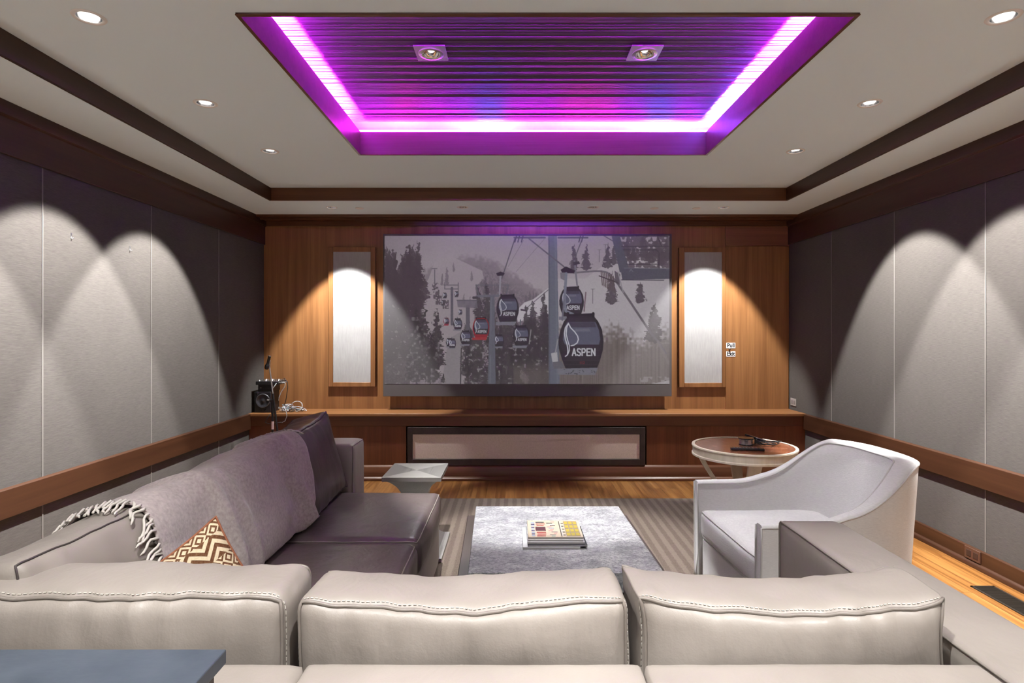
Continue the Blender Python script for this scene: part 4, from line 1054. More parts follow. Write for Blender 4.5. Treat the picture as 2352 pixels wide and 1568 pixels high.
bl = thing('throw_blanket', (-1.2, 2.4, 0.47), 'grey lilac fringed wool throw draped over the left sofa cushions', 'blanket')
mb = MB(); NU, NV = 110, 80
mb.grid(lambda s, t: blanket_pt(s, t), NU, NV)
bo = part('cloth', mb, M['blanket'], bl, smooth=True)
sm = bo.modifiers.new('thickness', 'SOLIDIFY'); sm.thickness = 0.006; sm.offset = 0.0
def fringe(s_end, t0, t1, n, direction):
    mb = MB(); r2 = random.Random(9 if direction < 0 else 10)
    for i in range(n):
        t = t0 + (t1 - t0) * i / (n - 1); y0 = hem(s_end, t)
        L = 0.055 + r2.random() * 0.035; sw = (r2.random() - 0.5) * 0.05; ph = r2.random() * 6
        pts = []
        for k in range(7):
            u = k / 6; tt = min(1.0, t + sw * u + 0.035 * u * u + 0.006 * math.sin(u * 8 + ph))
            pts.append(drape(y0 + direction * L * u, tt, 0.016 * (1 - u) + 0.006 + 0.002 * math.sin(u * 9 + ph)))
        mb.tube(pts, [0.0045, 0.0046, 0.0042, 0.0045, 0.004, 0.0044, 0.002], 5)
    return mb
part('fringe', fringe(0.0, 0.10, 0.97, 46, -1), M['fringe'], bl, smooth=True)
part('fringe', fringe(1.0, 0.10, 0.42, 16, 1), M['fringe'], bl, smooth=True)

# ------------------------------------------------------------------ patterned pillow
def kilim_mat():
    t = NT('brown_cream_kilim')
    c = t.n('ShaderNodeTexCoord'); sep = t.n('ShaderNodeSeparateXYZ', {0: c.outputs['UV']})
    def mth(op, a, b=0.0): return t.n('ShaderNodeMath', {0: a, 1: b}, operation=op).outputs[0]
    u, v = sep.outputs[0], sep.outputs[1]
    def tri(x, f): return mth('ABSOLUTE', mth('SUBTRACT', mth('FRACT', mth('MULTIPLY', x, f)), 0.5))
    d1 = mth('ADD', tri(u, 8.0), tri(v, 8.0))
    bands = mth('FRACT', mth('MULTIPLY', d1, 3.0))
    zig = mth('FRACT', mth('ADD', mth('MULTIPLY', v, 13.0), mth('MULTIPLY', tri(u, 5.0), 2.4)))
    sel = mth('GREATER_THAN', mth('FRACT', mth('MULTIPLY', v, 3.3)), 0.40)
    f = t.mix(sel, t.n('ShaderNodeCombineXYZ', {0: bands, 1: bands, 2: bands}).outputs[0], t.n('ShaderNodeCombineXYZ', {0: zig, 1: zig, 2: zig}).outputs[0])
    nz = t.noise(t.coord(), 140.0, 2, 0.6)
    col = t.ramp(f, [(0.46, (0.62, 0.52, 0.36)), (0.54, (0.10, 0.042, 0.02))])
    col = t.mix(t.ramp(nz, [(0.4, (0, 0, 0)), (0.8, (0.35,) * 3)]), col, (0.34, 0.2, 0.11))
    t.set(Base_Color=col, Roughness=0.95, Specular_IOR_Level=0.1); t.bump(nz, 0.5, 0.004); return t.m
def pillow():
    """soft square pillow with pointed corners"""
    h = 0.19; n = 28; verts = []; faces = []; uvs = []
    for sg in (1, -1):
        o = len(verts)
        for i in range(n + 1):
            for j in range(n + 1):
                a, b = -1 + 2 * i / n, -1 + 2 * j / n
                k = 1 - 0.10 * (1 - a * a) * abs(b) ** 2; l = 1 - 0.10 * (1 - b * b) * abs(a) ** 2
                th = 0.062 * ((1 - a ** 4) * (1 - b ** 4)) ** 0.6 + noise.noise(Vector((a * 2, b * 2, sg))) * 0.006 * (1 - a ** 8) * (1 - b ** 8)
                verts.append(Vector((a * h * l, sg * th, b * h * k))); uvs.append((i / n, j / n))
        for i in range(n):
            for j in range(n):
                q = [o + i * (n + 1) + j, o + (i + 1) * (n + 1) + j, o + (i + 1) * (n + 1) + j + 1, o + i * (n + 1) + j + 1]
                faces.append(q if sg < 0 else q[::-1])
    return verts, faces, uvs
pv, pf, pu = pillow()
fn_ = Vector((0.48, -0.82, 0.30)).normalized()
ax_z = (Vector((0, 0, 1)) - fn_ * fn_.z).normalized(); ax_x = ax_z.cross(fn_) * -1
RM = Matrix((ax_x, -fn_, ax_z)).transposed().to_4x4()
pc = Vector((-0.925, 1.69, 0.645))
PM = Matrix.Translation(pc) @ RM @ Matrix.Rotation(math.radians(30), 4, 'Y')
me = bpy.data.meshes.new('throw_pillow'); base = (pc.x, pc.y, 0.47)
me.from_pydata([tuple(PM @ p - Vector(base)) for p in pv], [], pf)
uvl = me.uv_layers.new(name='UVMap')
for lp in me.loops: uvl.data[lp.index].uv = pu[lp.vertex_index]
me.polygons.foreach_set('use_smooth', [True] * len(me.polygons)); me.materials.append(kilim_mat())
po = bpy.data.objects.new('throw_pillow', me); COL.objects.link(po); po.location = base; ORG[po.name] = base
tag(po, 'brown and cream geometric woven pillow leaning on the throw blanket', 'pillow')
mb = MB(); e_ = 0.19
def edge_pt(a, b): return PM @ Vector((a * e_ * (1 - 0.10 * (1 - b * b) * abs(a) ** 2), 0, b * e_ * (1 - 0.10 * (1 - a * a) * abs(b) ** 2)))
loop = [edge_pt(-1 + 2 * i / 20, -1) for i in range(20)] + [edge_pt(1, -1 + 2 * i / 20) for i in range(20)] + [edge_pt(1 - 2 * i / 20, 1) for i in range(20)] + [edge_pt(-1, 1 - 2 * i / 20) for i in range(20)]
mb.tube(loop, 0.004, 6, closed=True)
part('edging', mb, plain('rust_edging', (0.25, 0.09, 0.045), 0.9), po, smooth=True)

# ------------------------------------------------------------------ coffee table
ct = thing('coffee_table', (0.22, 3.1, 0.012), 'square coffee table with mottled grey stone top on dark wood', 'coffee table')
top = MB().add([(-0.205, 2.59, 0.31), (0.655, 2.59, 0.31), (0.628, 3.58, 0.31), (-0.234, 3.58, 0.31), (-0.205, 2.59, 0.40), (0.655, 2.59, 0.40), (0.628, 3.58, 0.40), (-0.234, 3.58, 0.40)],
               [(0, 3, 2, 1), (4, 5, 6, 7), (0, 1, 5, 4), (1, 2, 6, 5), (2, 3, 7, 6), (3, 0, 4, 7)])
part('stone_top', top, M['stone'], ct, bev=0.004)
fr = MB().add([(-0.262, 2.53, 0.235), (0.728, 2.53, 0.235), (0.70, 3.70, 0.235), (-0.293, 3.70, 0.235), (-0.262, 2.53, 0.309), (0.728, 2.53, 0.309), (0.70, 3.70, 0.309), (-0.293, 3.70, 0.309)],
              [(0, 3, 2, 1), (4, 5, 6, 7), (0, 1, 5, 4), (1, 2, 6, 5), (2, 3, 7, 6), (3, 0, 4, 7)])
part('frame', fr, M['wood_dark'], ct, bev=0.004)
for x, y in ((-0.22, 2.57), (0.68, 2.57), (0.65, 3.65), (-0.25, 3.65)):
    part('leg', MB().box(x - 0.035, x + 0.035, y - 0.035, y + 0.035, 0.012, 0.236), M['wood_dark'], ct, bev=0.003)

# magazines
def cover_mats(cols): return [plain('cover_ink', tuple(q * 0.5 for q in c), 0.28) for c in cols]
def mag(z, x0, x1, y0, y1, th, cover, lab, spine=None, rot=0.0):
    c = ((x0 + x1) / 2, (y0 + y1) / 2, z)
    t = thing('magazine', c, lab, 'magazine', 'magazines stacked on the coffee table')
    R = Matrix.Translation(c) @ Matrix.Rotation(rot, 4, 'Z') @ Matrix.Translation((-c[0], -c[1], -c[2]))
    part('pages', MB().box(x0 + 0.002, x1 - 0.001, y0 + 0.002, y1 - 0.002, z + 0.0008, z + th - 0.0008).xf(R), M['paper'], t)
    o = part('cover', MB().box(x0, x1, y0, y1, z + th - 0.0008, z + th).box(x0, x1, y0, y1, z, z + 0.0008).box(x0, x0 + 0.001, y0, y1, z, z + th).xf(R), cover, t)
    return t, o, R
M['paper'] = plain('magazine_paper', (0.45, 0.44, 0.44), 0.6)
W_c = plain('white_cover', (0.48, 0.48, 0.50), 0.3); D_c = plain('black_cover', (0.02, 0.02, 0.025), 0.25); G_c = plain('grey_cover', (0.45, 0.44, 0.45), 0.3); Cr_c = plain('cream_cover', (0.40, 0.33, 0.25), 0.3)
z = 0.4005
mag(z, 0.040, 0.318, 2.865, 3.16, 0.010, W_c, 'white magazine at the bottom of the coffee table stack'); z += 0.0102
mag(z, 0.062, 0.352, 2.872, 3.15, 0.008, D_c, 'black covered magazine second from the bottom of the stack', rot=0.01); z += 0.0082
mag(z, 0.062, 0.342, 2.885, 3.155, 0.009, W_c, 'white spined magazine in the middle of the stack'); z += 0.0092
mag(z, 0.066, 0.338, 2.895, 3.16, 0.008, G_c, 'grey magazine second from the top of the stack', rot=-0.006); z += 0.0082
t, o, R = mag(z, 0.066, 0.338, 2.905, 3.165, 0.009, Cr_c, 'colourful magazine with striped red and yellow cover, topmost of the stack', rot=0.004)
zz = z + 0.009; inks = [(0.05, 0.06, 0.22), (0.5, 0.06, 0.05), (0.14, 0.045, 0.06), (0.62, 0.48, 0.05), (0.35, 0.5, 0.7), (0.75, 0.3, 0.32), (0.03, 0.03, 0.03), (0.72, 0.72, 0.70), (0.36, 0.28, 0.27), (0.25, 0.45, 0.4)]
pm = MB(); r3 = random.Random(4)
def strip(u0, u1, v0, v1, mi, dz): pm.box(0.066 + 0.272 * u0, 0.066 + 0.272 * u1, 2.905 + 0.26 * v0, 2.905 + 0.26 * v1, zz, zz + dz, mi)
for k in range(9): strip(0.07, 0.13 + 0.01 * r3.random(), 0.06 + k * 0.095, 0.115 + k * 0.095, 0 if k % 2 else 4, 0.0003)
strip(0.15, 0.34, 0.36, 0.60, 2, 0.0003)
for k in range(9):
    if not 3 <= k <= 5: strip(0.16 + 0.02 * r3.random(), 0.31 + 0.03 * r3.random(), 0.05 + k * 0.10, 0.10 + k * 0.10, r3.choice((1, 2, 1, 6)), 0.0003)
for k in range(12): a = 0.36 + r3.random() * 0.14; strip(a, a + 0.06 + r3.random() * 0.06, 0.05 + k * 0.075, 0.09 + k * 0.075, r3.choice((4, 7, 5, 9, 8, 6)), 0.0003)
strip(0.605, 0.62, 0.04, 0.96, 6, 0.0003); strip(0.63, 0.645, 0.04, 0.96, 7, 0.0003)
for k in range(5): strip(0.645, 0.69, 0.1 + k * 0.17, 0.14 + k * 0.17, 6, 0.0004)
strip(0.70, 0.96, 0.05, 0.95, 8, 0.0002)
for i in range(3):
    for k in range(4): strip(0.71 + i * 0.085, 0.78 + i * 0.085, 0.08 + k * 0.22, 0.26 + k * 0.22, 3, 0.0005)
pm.xf(R); part('cover_print', pm, cover_mats(inks), o)

# ------------------------------------------------------------------ brushed steel side table
sx, sy, hx_, hy_ = -0.662, 4.0, 0.190, 0.208
st = thing('steel_side_table', (sx, sy, 0.012), 'brushed steel side table with flared hourglass base beside the sofa arm', 'side table')
tp = MB(); c = (sx, sy, 0.52); cs = [(sx - hx_, sy - hy_), (sx + hx_, sy - hy_), (sx + hx_, sy + hy_), (sx - hx_, sy + hy_)]
tp.add([(a, b, 0.52) for a, b in cs] + [c], [(0, 1, 4), (2, 3, 4)], 0); tp.add([(a, b, 0.52) for a, b in cs] + [c], [(1, 2, 4), (3, 0, 4)], 1)
tp.add([(a, b, 0.52) for a, b in cs] + [(a, b, 0.494) for a, b in cs], [(i, (i + 1) % 4, 4 + (i + 1) % 4, 4 + i) for i in range(4)] + [(4, 7, 6, 5)], 0)
part('table_top', tp, [M['brush_x'], M['brush_y']], st)
pr = []
for k in range(25):
    u = k / 24; f = abs(u * 2 - 1); wv = 0.38 + 0.52 * f ** 3.2
    pr.append((wv, 0.036 + u * 0.458))
stem = MB(); vs = []
for wv, z in pr: vs += [(sx - hx_ * wv, sy - hy_ * wv, z), (sx + hx_ * wv, sy - hy_ * wv, z), (sx + hx_ * wv, sy + hy_ * wv, z), (sx - hx_ * wv, sy + hy_ * wv, z)]
stem.add(vs, [(i * 4 + k, i * 4 + (k + 1) % 4, (i + 1) * 4 + (k + 1) % 4, (i + 1) * 4 + k) for i in range(24) for k in range(4)])
part('stem', stem, M['brush_z'], st, smooth=40)
part('base_plate', MB().box(sx - 0.2, sx + 0.205, sy - 0.30, sy + 0.2, 0.012, 0.037), M['brush_x'], st, bev=0.002)

# ------------------------------------------------------------------ round side table
rx, ry, rt = 1.684, 4.35, 0.62
rtab = thing('round_side_table', (rx, ry, 0.0125), 'round champagne side table with brown marble top near the right corner', 'side table')
part('marble_top', MB().lathe([(0.0, rt - 0.004), (0.345, rt - 0.004), (0.345, rt - 0.02), (0.0, rt - 0.02)], (rx, ry, 0), 72), M['marble'], rtab, smooth=30)
part('apron', MB().lathe([(0.344, rt - 0.01), (0.344, rt), (0.352, rt + 0.003), (0.366, rt), (0.368, rt - 0.008), (0.361, rt - 0.014), (0.361, rt - 0.058), (0.367, rt - 0.063), (0.367, rt - 0.074), (0.355, rt - 0.078), (0.30, rt - 0.078), (0.30, rt - 0.02)], (rx, ry, 0), 72, cap=False), M['cream'], rtab, smooth=30)
def sabre_leg(ang):
    mb = MB(); prof = [(0.315, rt - 0.07), (0.27, 0.46), (0.20, 0.35), (0.145, 0.25), (0.135, 0.17), (0.17, 0.09), (0.235, 0.04), (0.26, 0.0125)]
    n = 28; c_, s_ = math.cos(ang), math.sin(ang); secs = []
    for k in range(n + 1):
        f = k / n * (len(prof) - 1); i = min(int(f), len(prof) - 2); u = f - i
        q = [prof[max(0, min(len(prof) - 1, i + j))] for j in (-1, 0, 1, 2)]
        cr = lambda a, b, c2, d_: 0.5 * ((2 * b) + (-a + c2) * u + (2 * a - 5 * b + 4 * c2 - d_) * u * u + (-a + 3 * b - 3 * c2 + d_) * u ** 3)
        r_, z_ = cr(*[p[0] for p in q]), cr(*[p[1] for p in q])
        w2 = 0.046 - 0.012 * math.sin(math.pi * k / n); th = 0.034
        secs.append([(r_ - th / 2, -w2), (r_ + th / 2, -w2), (r_ + th / 2, w2), (r_ - th / 2, w2), z_])
    vs = []
    for sct in secs:
        for a, b in sct[:4]: vs.append((rx + a * c_ - b * s_, ry + a * s_ + b * c_, sct[4]))
    fs = [(i * 4 + k, i * 4 + (k + 1) % 4, (i + 1) * 4 + (k + 1) % 4, (i + 1) * 4 + k) for i in range(n) for k in range(4)] + [(3, 2, 1, 0), (n * 4, n * 4 + 1, n * 4 + 2, n * 4 + 3)]
    return mb.add(vs, fs)
for k in range(4): part('leg', sabre_leg(math.radians(-8 + k * 90)), M['cream'], rtab, smooth=40)
part('stretcher', MB().lathe([(0.0, 0.235), (0.15, 0.235), (0.155, 0.225), (0.15, 0.215), (0.0, 0.215)], (rx, ry, 0), 40), M['cream'], rtab, smooth=30)

# things on the round table
zt_ = rt - 0.004
rc = thing('remote_control', (1.66, 4.2, zt_), 'slim black remote control on the round marble table', 'remote control')
RMx = Matrix.Translation((1.645, 4.185, zt_)) @ Matrix.Rotation(math.radians(-9), 4, 'Z')
part('body', MB().box(-0.112, 0.112, -0.024, 0.024, 0, 0.018).xf(RMx), M['black_gloss'], rc, bev=0.005)
bt_ = MB()
for i in range(9):
    for j in range(3): bt_.box(-0.095 + i * 0.021, -0.083 + i * 0.021, -0.016 + j * 0.012, -0.008 + j * 0.012, 0.018, 0.0198)
part('button', bt_.xf(RMx), plain('dark_grey_buttons', (0.06, 0.06, 0.07), 0.5), rc)
sp = thing('tape_spool', (1.72, 4.40, zt_), 'round clear and black spool on the round marble table', 'spool')
part('flange', MB().lathe([(0.022, 0.0), (0.052, 0.0), (0.052, 0.006), (0.022, 0.006)], (1.72, 4.40, zt_), 36), M['black_gloss'], sp, smooth=30)
part('flange', MB().lathe([(0.022, 0.044), (0.056, 0.044), (0.056, 0.052), (0.022, 0.052)], (1.72, 4.40, zt_), 36), M['black_gloss'], sp, smooth=30)
part('winding', MB().lathe([(0.047, 0.006), (0.047, 0.044)], (1.72, 4.40, zt_), 36, cap=False), plain('silver_winding', (0.45, 0.47, 0.52), 0.2, 0.8), sp, smooth=True)
cb = thing('cable_bundle', (1.86, 4.38, zt_), 'loose bundle of thin black cables on the round marble table', 'cable')
r5 = random.Random(21)
for k in range(5):
    pts = []; cx_, cy_ = 1.86 + r5.uniform(-.03, .03), 4.36 + r5.uniform(-.03, .03); ra, rb = r5.uniform(.05, .12), r5.uniform(.03, .06)
    for i in range(28):
        a = i / 27 * r5.uniform(1.8, 2.2) * math.pi + k
        pts.append((cx_ + ra * math.cos(a) * (1 - 0.2 * i / 27), cy_ + rb * math.sin(a), zt_ + 0.004 + 0.006 * k + 0.008 * (0.5 + 0.5 * math.sin(a * 1.7 + k))))
    part('cable', MB().tube(pts, 0.0028, 6), M['black'], cb, smooth=True)
sl = thing('slim_black_case', (1.80, 4.50, zt_), 'flat black plug strip lying across the cables on the round table', 'plug')
part('body', MB().box(-0.075, 0.075, -0.014, 0.014, 0, 0.016).xf(Matrix.Translation((1.815, 4.47, zt_ + 0.030)) @ Matrix.Rotation(math.radians(-35), 4, 'Z') @ Matrix.Rotation(math.radians(14), 4, 'Y')), M['black_gloss'], sl, bev=0.003)
part('foot', MB().box(-0.02, 0.02, -0.012, 0.012, 0, 0.034).xf(Matrix.Translation((1.83, 4.46, zt_))), M['black'], sl, bev=0.002)

# ------------------------------------------------------------------ tub armchair
ac = thing('tub_armchair', (1.5, 3.05, 0.012), 'white woven tub armchair with sloping arms facing the coffee table', 'armchair')
u_ = Vector((0.998, 0.055, 0)); v_ = Vector((-0.055, 0.998, 0)); Cf = Vector((1.075, 3.045, 0))
HW, DP, ST = 0.425, 0.90, 0.40     # half width, depth, straight length of the arms
def plan(s, hw, dp, st):
    """s in -1..1 from the near arm front round the back to the far arm front -> (u, v)"""
    n = 2.7
    La = st; Lb = 1.15
    tot = La + Lb; q = abs(s) * tot; sg = 1 if s > 0 else -1
    if q > Lb: return (st - (q - Lb) / La * st, sg * hw)
    th = (q / Lb) * math.pi / 2
    c_, s_ = math.cos(th), math.sin(th)
    return (st + (dp - st) * (c_ ** (2 / n)), sg * hw * (s_ ** (2 / n)))
def ztop(s):
    a = abs(s)
    t = min(1, max(0, (0.86 - a) / 0.50)); t = t * t * (3 - 2 * t)
    return 0.592 + (0.838 - 0.592) * t
def chair_pt(s, k, z):
    """k 0 outer skin, 1 inner skin"""
    th = 0.056 + 0.058 * max(0, 1 - abs(s) * 1.25)
    flare = (z - 0.012) / 0.83
    hw = HW * (0.955 + 0.045 * flare) - k * th; dp = DP * (0.93 + 0.07 * flare) - k * th - k * 0.05 * (1 - flare); st = ST
    u, v = plan(s, hw, dp, st)
    return Cf + u_ * u + v_ * v + Vector((0, 0, z))
def profile(s):
    zt2 = ztop(s); out = []
    for i in range(9): out.append((0, 0.03 + (zt2 - 0.018 - 0.03) * i / 8))
    out += [('m', 0.06, zt2 - 0.006), ('m', 0.2, zt2), ('m', 0.8, zt2), ('m', 0.94, zt2 - 0.006)]
    for i in range(9): out.append((1, zt2 - 0.018 - (zt2 - 0.018 - 0.24) * i / 8))
    res = []
    for q in out:
        if q[0] == 'm':
            a, b = chair_pt(s, 0, q[2]), chair_pt(s, 1, q[2]); res.append(a.lerp(b, q[1]))
        else: res.append(chair_pt(s, q[0], q[1]))
    return res
NS = 96; sec = []
for i in range(NS + 1):
    sec.append(profile(-1 + 2 * i / NS))
npf = len(sec[0]); sh = MB(); vs = [p for s_ in sec for p in s_]
fs = [(i * npf + k, i * npf + k + 1, (i + 1) * npf + k + 1, (i + 1) * npf + k) for i in range(NS) for k in range(npf - 1)]
fs += [tuple(range(npf - 1, -1, -1)), tuple(NS * npf + k for k in range(npf))]
fs += [(i * npf, (i + 1) * npf, (i + 1) * npf + npf - 1, i * npf + npf - 1) for i in range(NS)]
sh.add(vs, fs)
shell = part('shell', sh, M['armchair'], ac, smooth=50)
for k in (0, 1):
    path = [chair_pt(-1, k, 0.03 + (0.56 - 0.03) * i / 10) - u_ * 0.002 for i in range(10)]
    path += [chair_pt(-1 + 2 * i / NS, k, ztop(-1 + 2 * i / NS) - 0.012) - u_ * (0.002 if i in (0, NS) else 0) for i in range(NS + 1)]
    path += [chair_pt(1, k, 0.03 + (0.56 - 0.03) * i / 10) - u_ * 0.002 for i in range(9, -1, -1)]
    part('welt', MB().tube(path, 0.0045, 6), M['armchair_welt'], shell, smooth=True)
a_ = Cf + u_ * 0.025; ch = 0.366
fr = MB(); c4 = [a_ - v_ * ch, a_ + v_ * ch, a_ + v_ * ch * 0.98 + u_ * 0.62, a_ - v_ * ch * 0.98 + u_ * 0.62]
fr.add([(p.x, p.y, 0.03) for p in c4] + [(p.x, p.y, 0.265) for p in c4], [(3, 2, 1, 0), (4, 5, 6, 7), (0, 1, 5, 4), (1, 2, 6, 5), (2, 3, 7, 6), (3, 0, 4, 7)])
part('front_rail', fr, M['armchair'], ac, bev=0.006)
cu = Cushion(0.338, 0.362, 0.075, 0.035, (0.006, 0.006, 0.03), 0.005, 51, wfreq=4.0)
rotz = math.atan2(u_.y, u_.x)
Mx = Matrix.Translation(Cf + u_ * 0.345 + Vector((0, 0, 0.352))) @ Matrix.Rotation(rotz, 4, 'Z')
o = part('seat_cushion', cu.mesh(Mx, 34, 34, 12), M['armchair'], ac, smooth=True, weld=0.0004)
for sg in (-1, 1): part('welt', cu.seam(Mx, 2, sg, 0.0042), M['armchair_welt'], o, smooth=True)
for a, b in ((0.06, -0.36), (0.06, 0.36), (0.74, -0.26), (0.74, 0.26)):
    p = Cf + u_ * a + v_ * b
    part('foot', MB().box(p.x - 0.025, p.x + 0.025, p.y - 0.025, p.y + 0.025, 0.012, 0.034), M['black'], ac)

# ------------------------------------------------------------------ console in the near left corner
cons = thing('console_table', (-1.05, 0.83, 0), 'dark blue grey console table behind the sofa at the lower left', 'console table')
part('table_top', MB().box(-1.75, -0.507, 0.55, 1.042, 0.868, 0.893), M['slate'], cons, bev=0.002)
part('side_panel', MB().box(-0.552, -0.522, 0.57, 1.030, 0.012, 0.868), M['wood_dark'], cons, bev=0.002)
part('side_panel', MB().box(-1.735, -1.705, 0.57, 1.030, 0.012, 0.868), M['wood_dark'], cons, bev=0.002)
part('back_panel', MB().box(-1.705, -0.552, 1.0, 1.025, 0.10, 0.868), M['wood_dark'], cons)

# ------------------------------------------------------------------ studio monitor, mixer, cables, microphone stand
zl_ = 0.655
mo = thing('studio_monitor', (-2.49, 5.95, zl_), 'black studio monitor speaker at the left end of the cabinet ledge', 'speaker')
mx0, mx1, my = -2.578, -2.412, 5.86
part('cabinet', MB().box(mx0, mx1, my, my + 0.21, zl_, zl_ + 0.208), M['black'], mo, bev=0.006)
def facing(prof, x, y, z): return MB().lathe(prof, (0, 0, 0), 40, cap=False).xf(Matrix.Translation((x, y, z)) @ Matrix.Rotation(math.pi / 2, 4, 'X'))
wx = (mx0 + mx1) / 2 + 0.005
part('woofer', facing([(0.066, 0.0), (0.066, 0.006), (0.058, 0.008), (0.054, 0.002), (0.030, -0.012 + 0.014), (0.018, 0.004), (0.0, 0.010)], wx, my, zl_ + 0.118), plain('dark_cone', (0.03, 0.03, 0.036), 0.3), mo, smooth=True)
part('woofer_ring', facing([(0.060, 0.004), (0.064, 0.010), (0.070, 0.006), (0.070, 0.0)], wx, my, zl_ + 0.118), plain('grey_ring', (0.12, 0.12, 0.13), 0.3, 0.5), mo, smooth=True)
part('port', facing([(0.0, 0.001), (0.012, 0.002), (0.017, 0.005), (0.019, 0.0)], wx + 0.01, my, zl_ + 0.030), M['black_gloss'], mo, smooth=True)
part('tweeter', facing([(0.0, 0.006), (0.009, 0.004), (0.013, 0.002), (0.015, 0.0)], mx0 + 0.03, my, zl_ + 0.193), M['black_gloss'], mo, smooth=True)
it = thing('audio_interface', (-2.49, 5.97, zl_ + 0.2085), 'flat black audio box sitting on the studio monitor', 'audio box')
part('case', MB().box(-2.545, -2.40, 5.872, 6.06, zl_ + 0.2085, zl_ + 0.275), M['black'], it, bev=0.004)
part('knob', facing([(0.0, 0.010), (0.005, 0.010), (0.005, 0.0)], -2.515, 5.872, zl_ + 0.245), M['steel'], it, smooth=30)
part('seam', MB().box(-2.5455, -2.40, 5.8712, 5.873, zl_ + 0.241, zl_ + 0.2425), M['outlet_grey2'], it)
mi_ = thing('mixer', (-2.45, 5.97, zl_ + 0.2755), 'small black audio mixer with silver knobs on top of the audio box', 'mixer')
part('case', MB().box(-2.56, -2.335, 5.85, 6.06, zl_ + 0.2755, zl_ + 0.311), M['black'], mi_, bev=0.005)
for i in range(10):
    x = -2.535 + i * 0.021
    for j, y in enumerate((5.885, 5.94, 6.0)):
        part('knob', MB().lathe([(0.006, 0), (0.005, 0.012), (0.0, 0.013)], (x, y, zl_ + 0.311), 12), M['steel'] if (i + j) % 3 else M['sign_white'], mi_, smooth=40)
for j in range(3):
    part('plug', MB().tube([(-2.335, 5.88 + j * 0.05, zl_ + 0.295), (-2.295, 5.88 + j * 0.05, zl_ + 0.293)], 0.0075, 10), M['steel'], mi_, smooth=40)
M['cable_pale'] = plain('pale_grey_cable', (0.5, 0.52, 0.53), 0.45); M['cable_teal'] = plain('blue_grey_cable', (0.16, 0.21, 0.24), 0.45); M['cable_dark'] = plain('black_cable', (0.02, 0.02, 0.022), 0.45)
tg = thing('cable_tangle', (-2.22, 5.95, zl_), 'tangle of pale and dark cables beside the studio monitor on the ledge', 'cables')
r6 = random.Random(12)
for k in range(13):
    cx_, cy_ = -2.25 + r6.uniform(-.07, .09), 5.93 + r6.uniform(-.03, .04); ra, rb = r6.uniform(.03, .09), r6.uniform(.02, .05); ph = r6.uniform(0, 6.3); tw = r6.uniform(2.0, 4.5); ht = r6.uniform(0.01, 0.075)
    pts = [(cx_ + ra * math.cos(ph + tw * u) * (0.7 + 0.3 * math.sin(3 * u + k)), cy_ + rb * math.sin(ph + tw * u), zl_ + 0.006 + ht * abs(math.sin(u * 2.2 + ph))) for u in [i / 30 * 2.0 for i in range(31)]]
    part('cable', MB().tube(pts, 0.0034, 6), M[r6.choice(('cable_pale', 'cable_teal', 'cable_pale', 'cable_dark'))], tg, smooth=True)
c = at(682, 921, 5.9)
part('coil', MB().tube([(c.x + 0.052 * math.cos(a), 5.9 + 0.012 * math.sin(2 * a), zl_ + 0.058 + 0.050 * math.sin(a)) for a in [2 * math.pi * i / 32 for i in range(32)]], 0.004, 7, closed=True), M['cable_pale'], tg, smooth=True)
for (pts, mt) in (([(652, 868), (660, 876), (661, 890), (659, 905), (656, 922), (652, 932)], 'cable_dark'), ([(646, 878), (655, 879), (654, 888), (646, 900), (641, 912), (640, 920)], 'cable_pale'), ([(635, 880), (628, 890), (624, 896)], 'cable_pale'),
                  ([(652, 932), (657, 945), (659, 955), (655, 966), (648, 970)], 'cable_pale'), ([(620, 951), (613, 962), (609, 970), (618, 973), (640, 970), (648, 970)], 'cable_dark')):
    yy = 5.838 if pts[0][1] < 925 else 5.775
    part('cable', MB().tube([at(x, y, yy) for x, y in pts], 0.0035, 6), M[mt], tg, smooth=True)

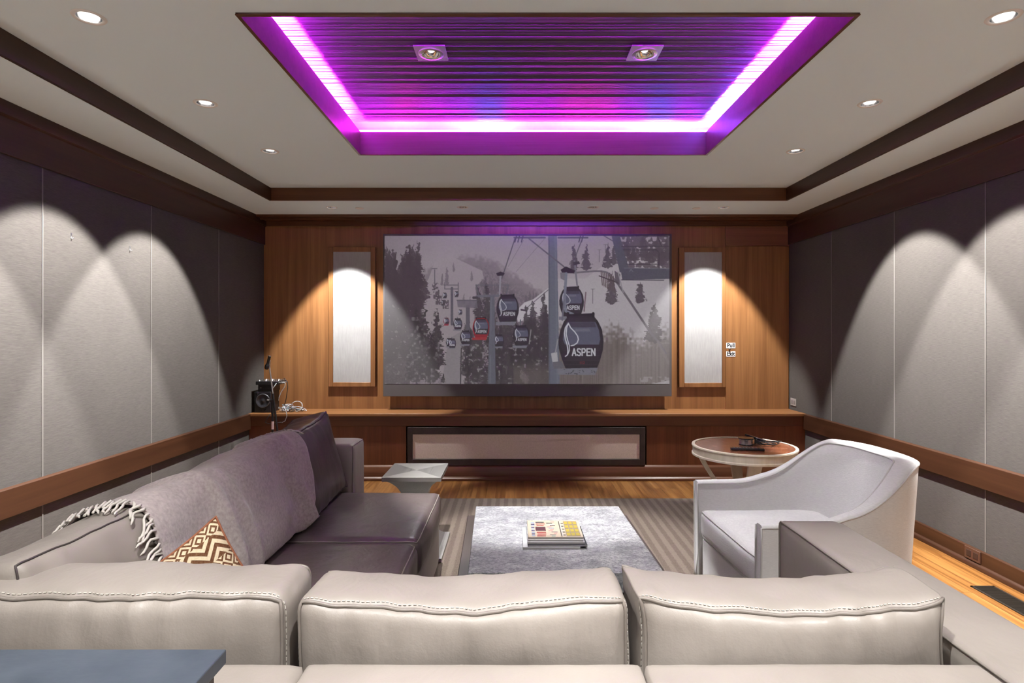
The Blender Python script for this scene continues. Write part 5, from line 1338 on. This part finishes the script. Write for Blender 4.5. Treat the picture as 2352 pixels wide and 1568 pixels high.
Ym = 5.55
ms = thing('microphone_stand', (at(626, 0, Ym).x, Ym, 0), 'black microphone stand with boom and handheld microphone by the left corner', 'microphone stand')
xs = at(626, 0, Ym).x
part('base', MB().lathe([(0.0, 0.0), (0.13, 0.0), (0.13, 0.012), (0.03, 0.022), (0.0, 0.022)], (xs, Ym, 0), 40), M['black'], ms, smooth=30)
part('pole', MB().tube([(xs, Ym, 0.02), (xs, Ym, at(0, 930, Ym).z)], 0.010, 14), M['black'], ms, smooth=40)
part('upper_pole', MB().tube([(xs, Ym, at(0, 950, Ym).z), (xs, Ym, at(0, 918, Ym).z)], 0.013, 14), M['black'], ms, smooth=40)
part('clutch', MB().tube([(xs - 0.02, Ym - 0.012, at(0, 919, Ym).z), (xs + 0.02, Ym - 0.012, at(0, 919, Ym).z)], 0.015, 12), M['black'], ms, smooth=40)
part('clutch_knob', MB().tube([(xs - 0.045, Ym - 0.012, at(0, 918, Ym).z), (xs - 0.018, Ym - 0.012, at(0, 919, Ym).z)], 0.008, 10), M['steel'], ms, smooth=40)
b0, b1, b2 = at(618.5, 838, Ym - 0.03), at(627, 905, Ym - 0.03), at(639, 1004, Ym - 0.03)
part('boom', MB().tube([b0, b1], 0.0065, 12), M['steel'], ms, smooth=40, label='silver boom tube')
part('boom_sleeve', MB().tube([b1 - (b1 - b0) * 0.02, b2], 0.0095, 12), M['black'], ms, smooth=40)
part('sticker', MB().lathe([(0.0108, 0), (0.0108, 0.075)], (xs, Ym, at(0, 985.5, Ym).z), 16, cap=False), plain('pink_white_sticker', (0.7, 0.5, 0.5), 0.6), ms, smooth=True, label='pink and white sticker')
m0, m1 = at(619.8, 816.5, Ym - 0.05), at(611.5, 848, Ym - 0.05)
mc = part('microphone', MB().tube([m0.lerp(m1, u) for u in (0.05, 0.3, 0.5, 0.62, 0.68, 0.75, 0.9, 1.0)], [0.0135, 0.013, 0.0125, 0.013, 0.019, 0.021, 0.020, 0.012], 14), M['black'], ms, smooth=40)
part('connector', MB().tube([m0, m0.lerp(m1, 0.06)], 0.0125, 14), M['steel'], mc, smooth=40)
part('clip', MB().tube([b0, at(619, 828, Ym - 0.045)], 0.011, 10), M['steel'], ms, smooth=40)
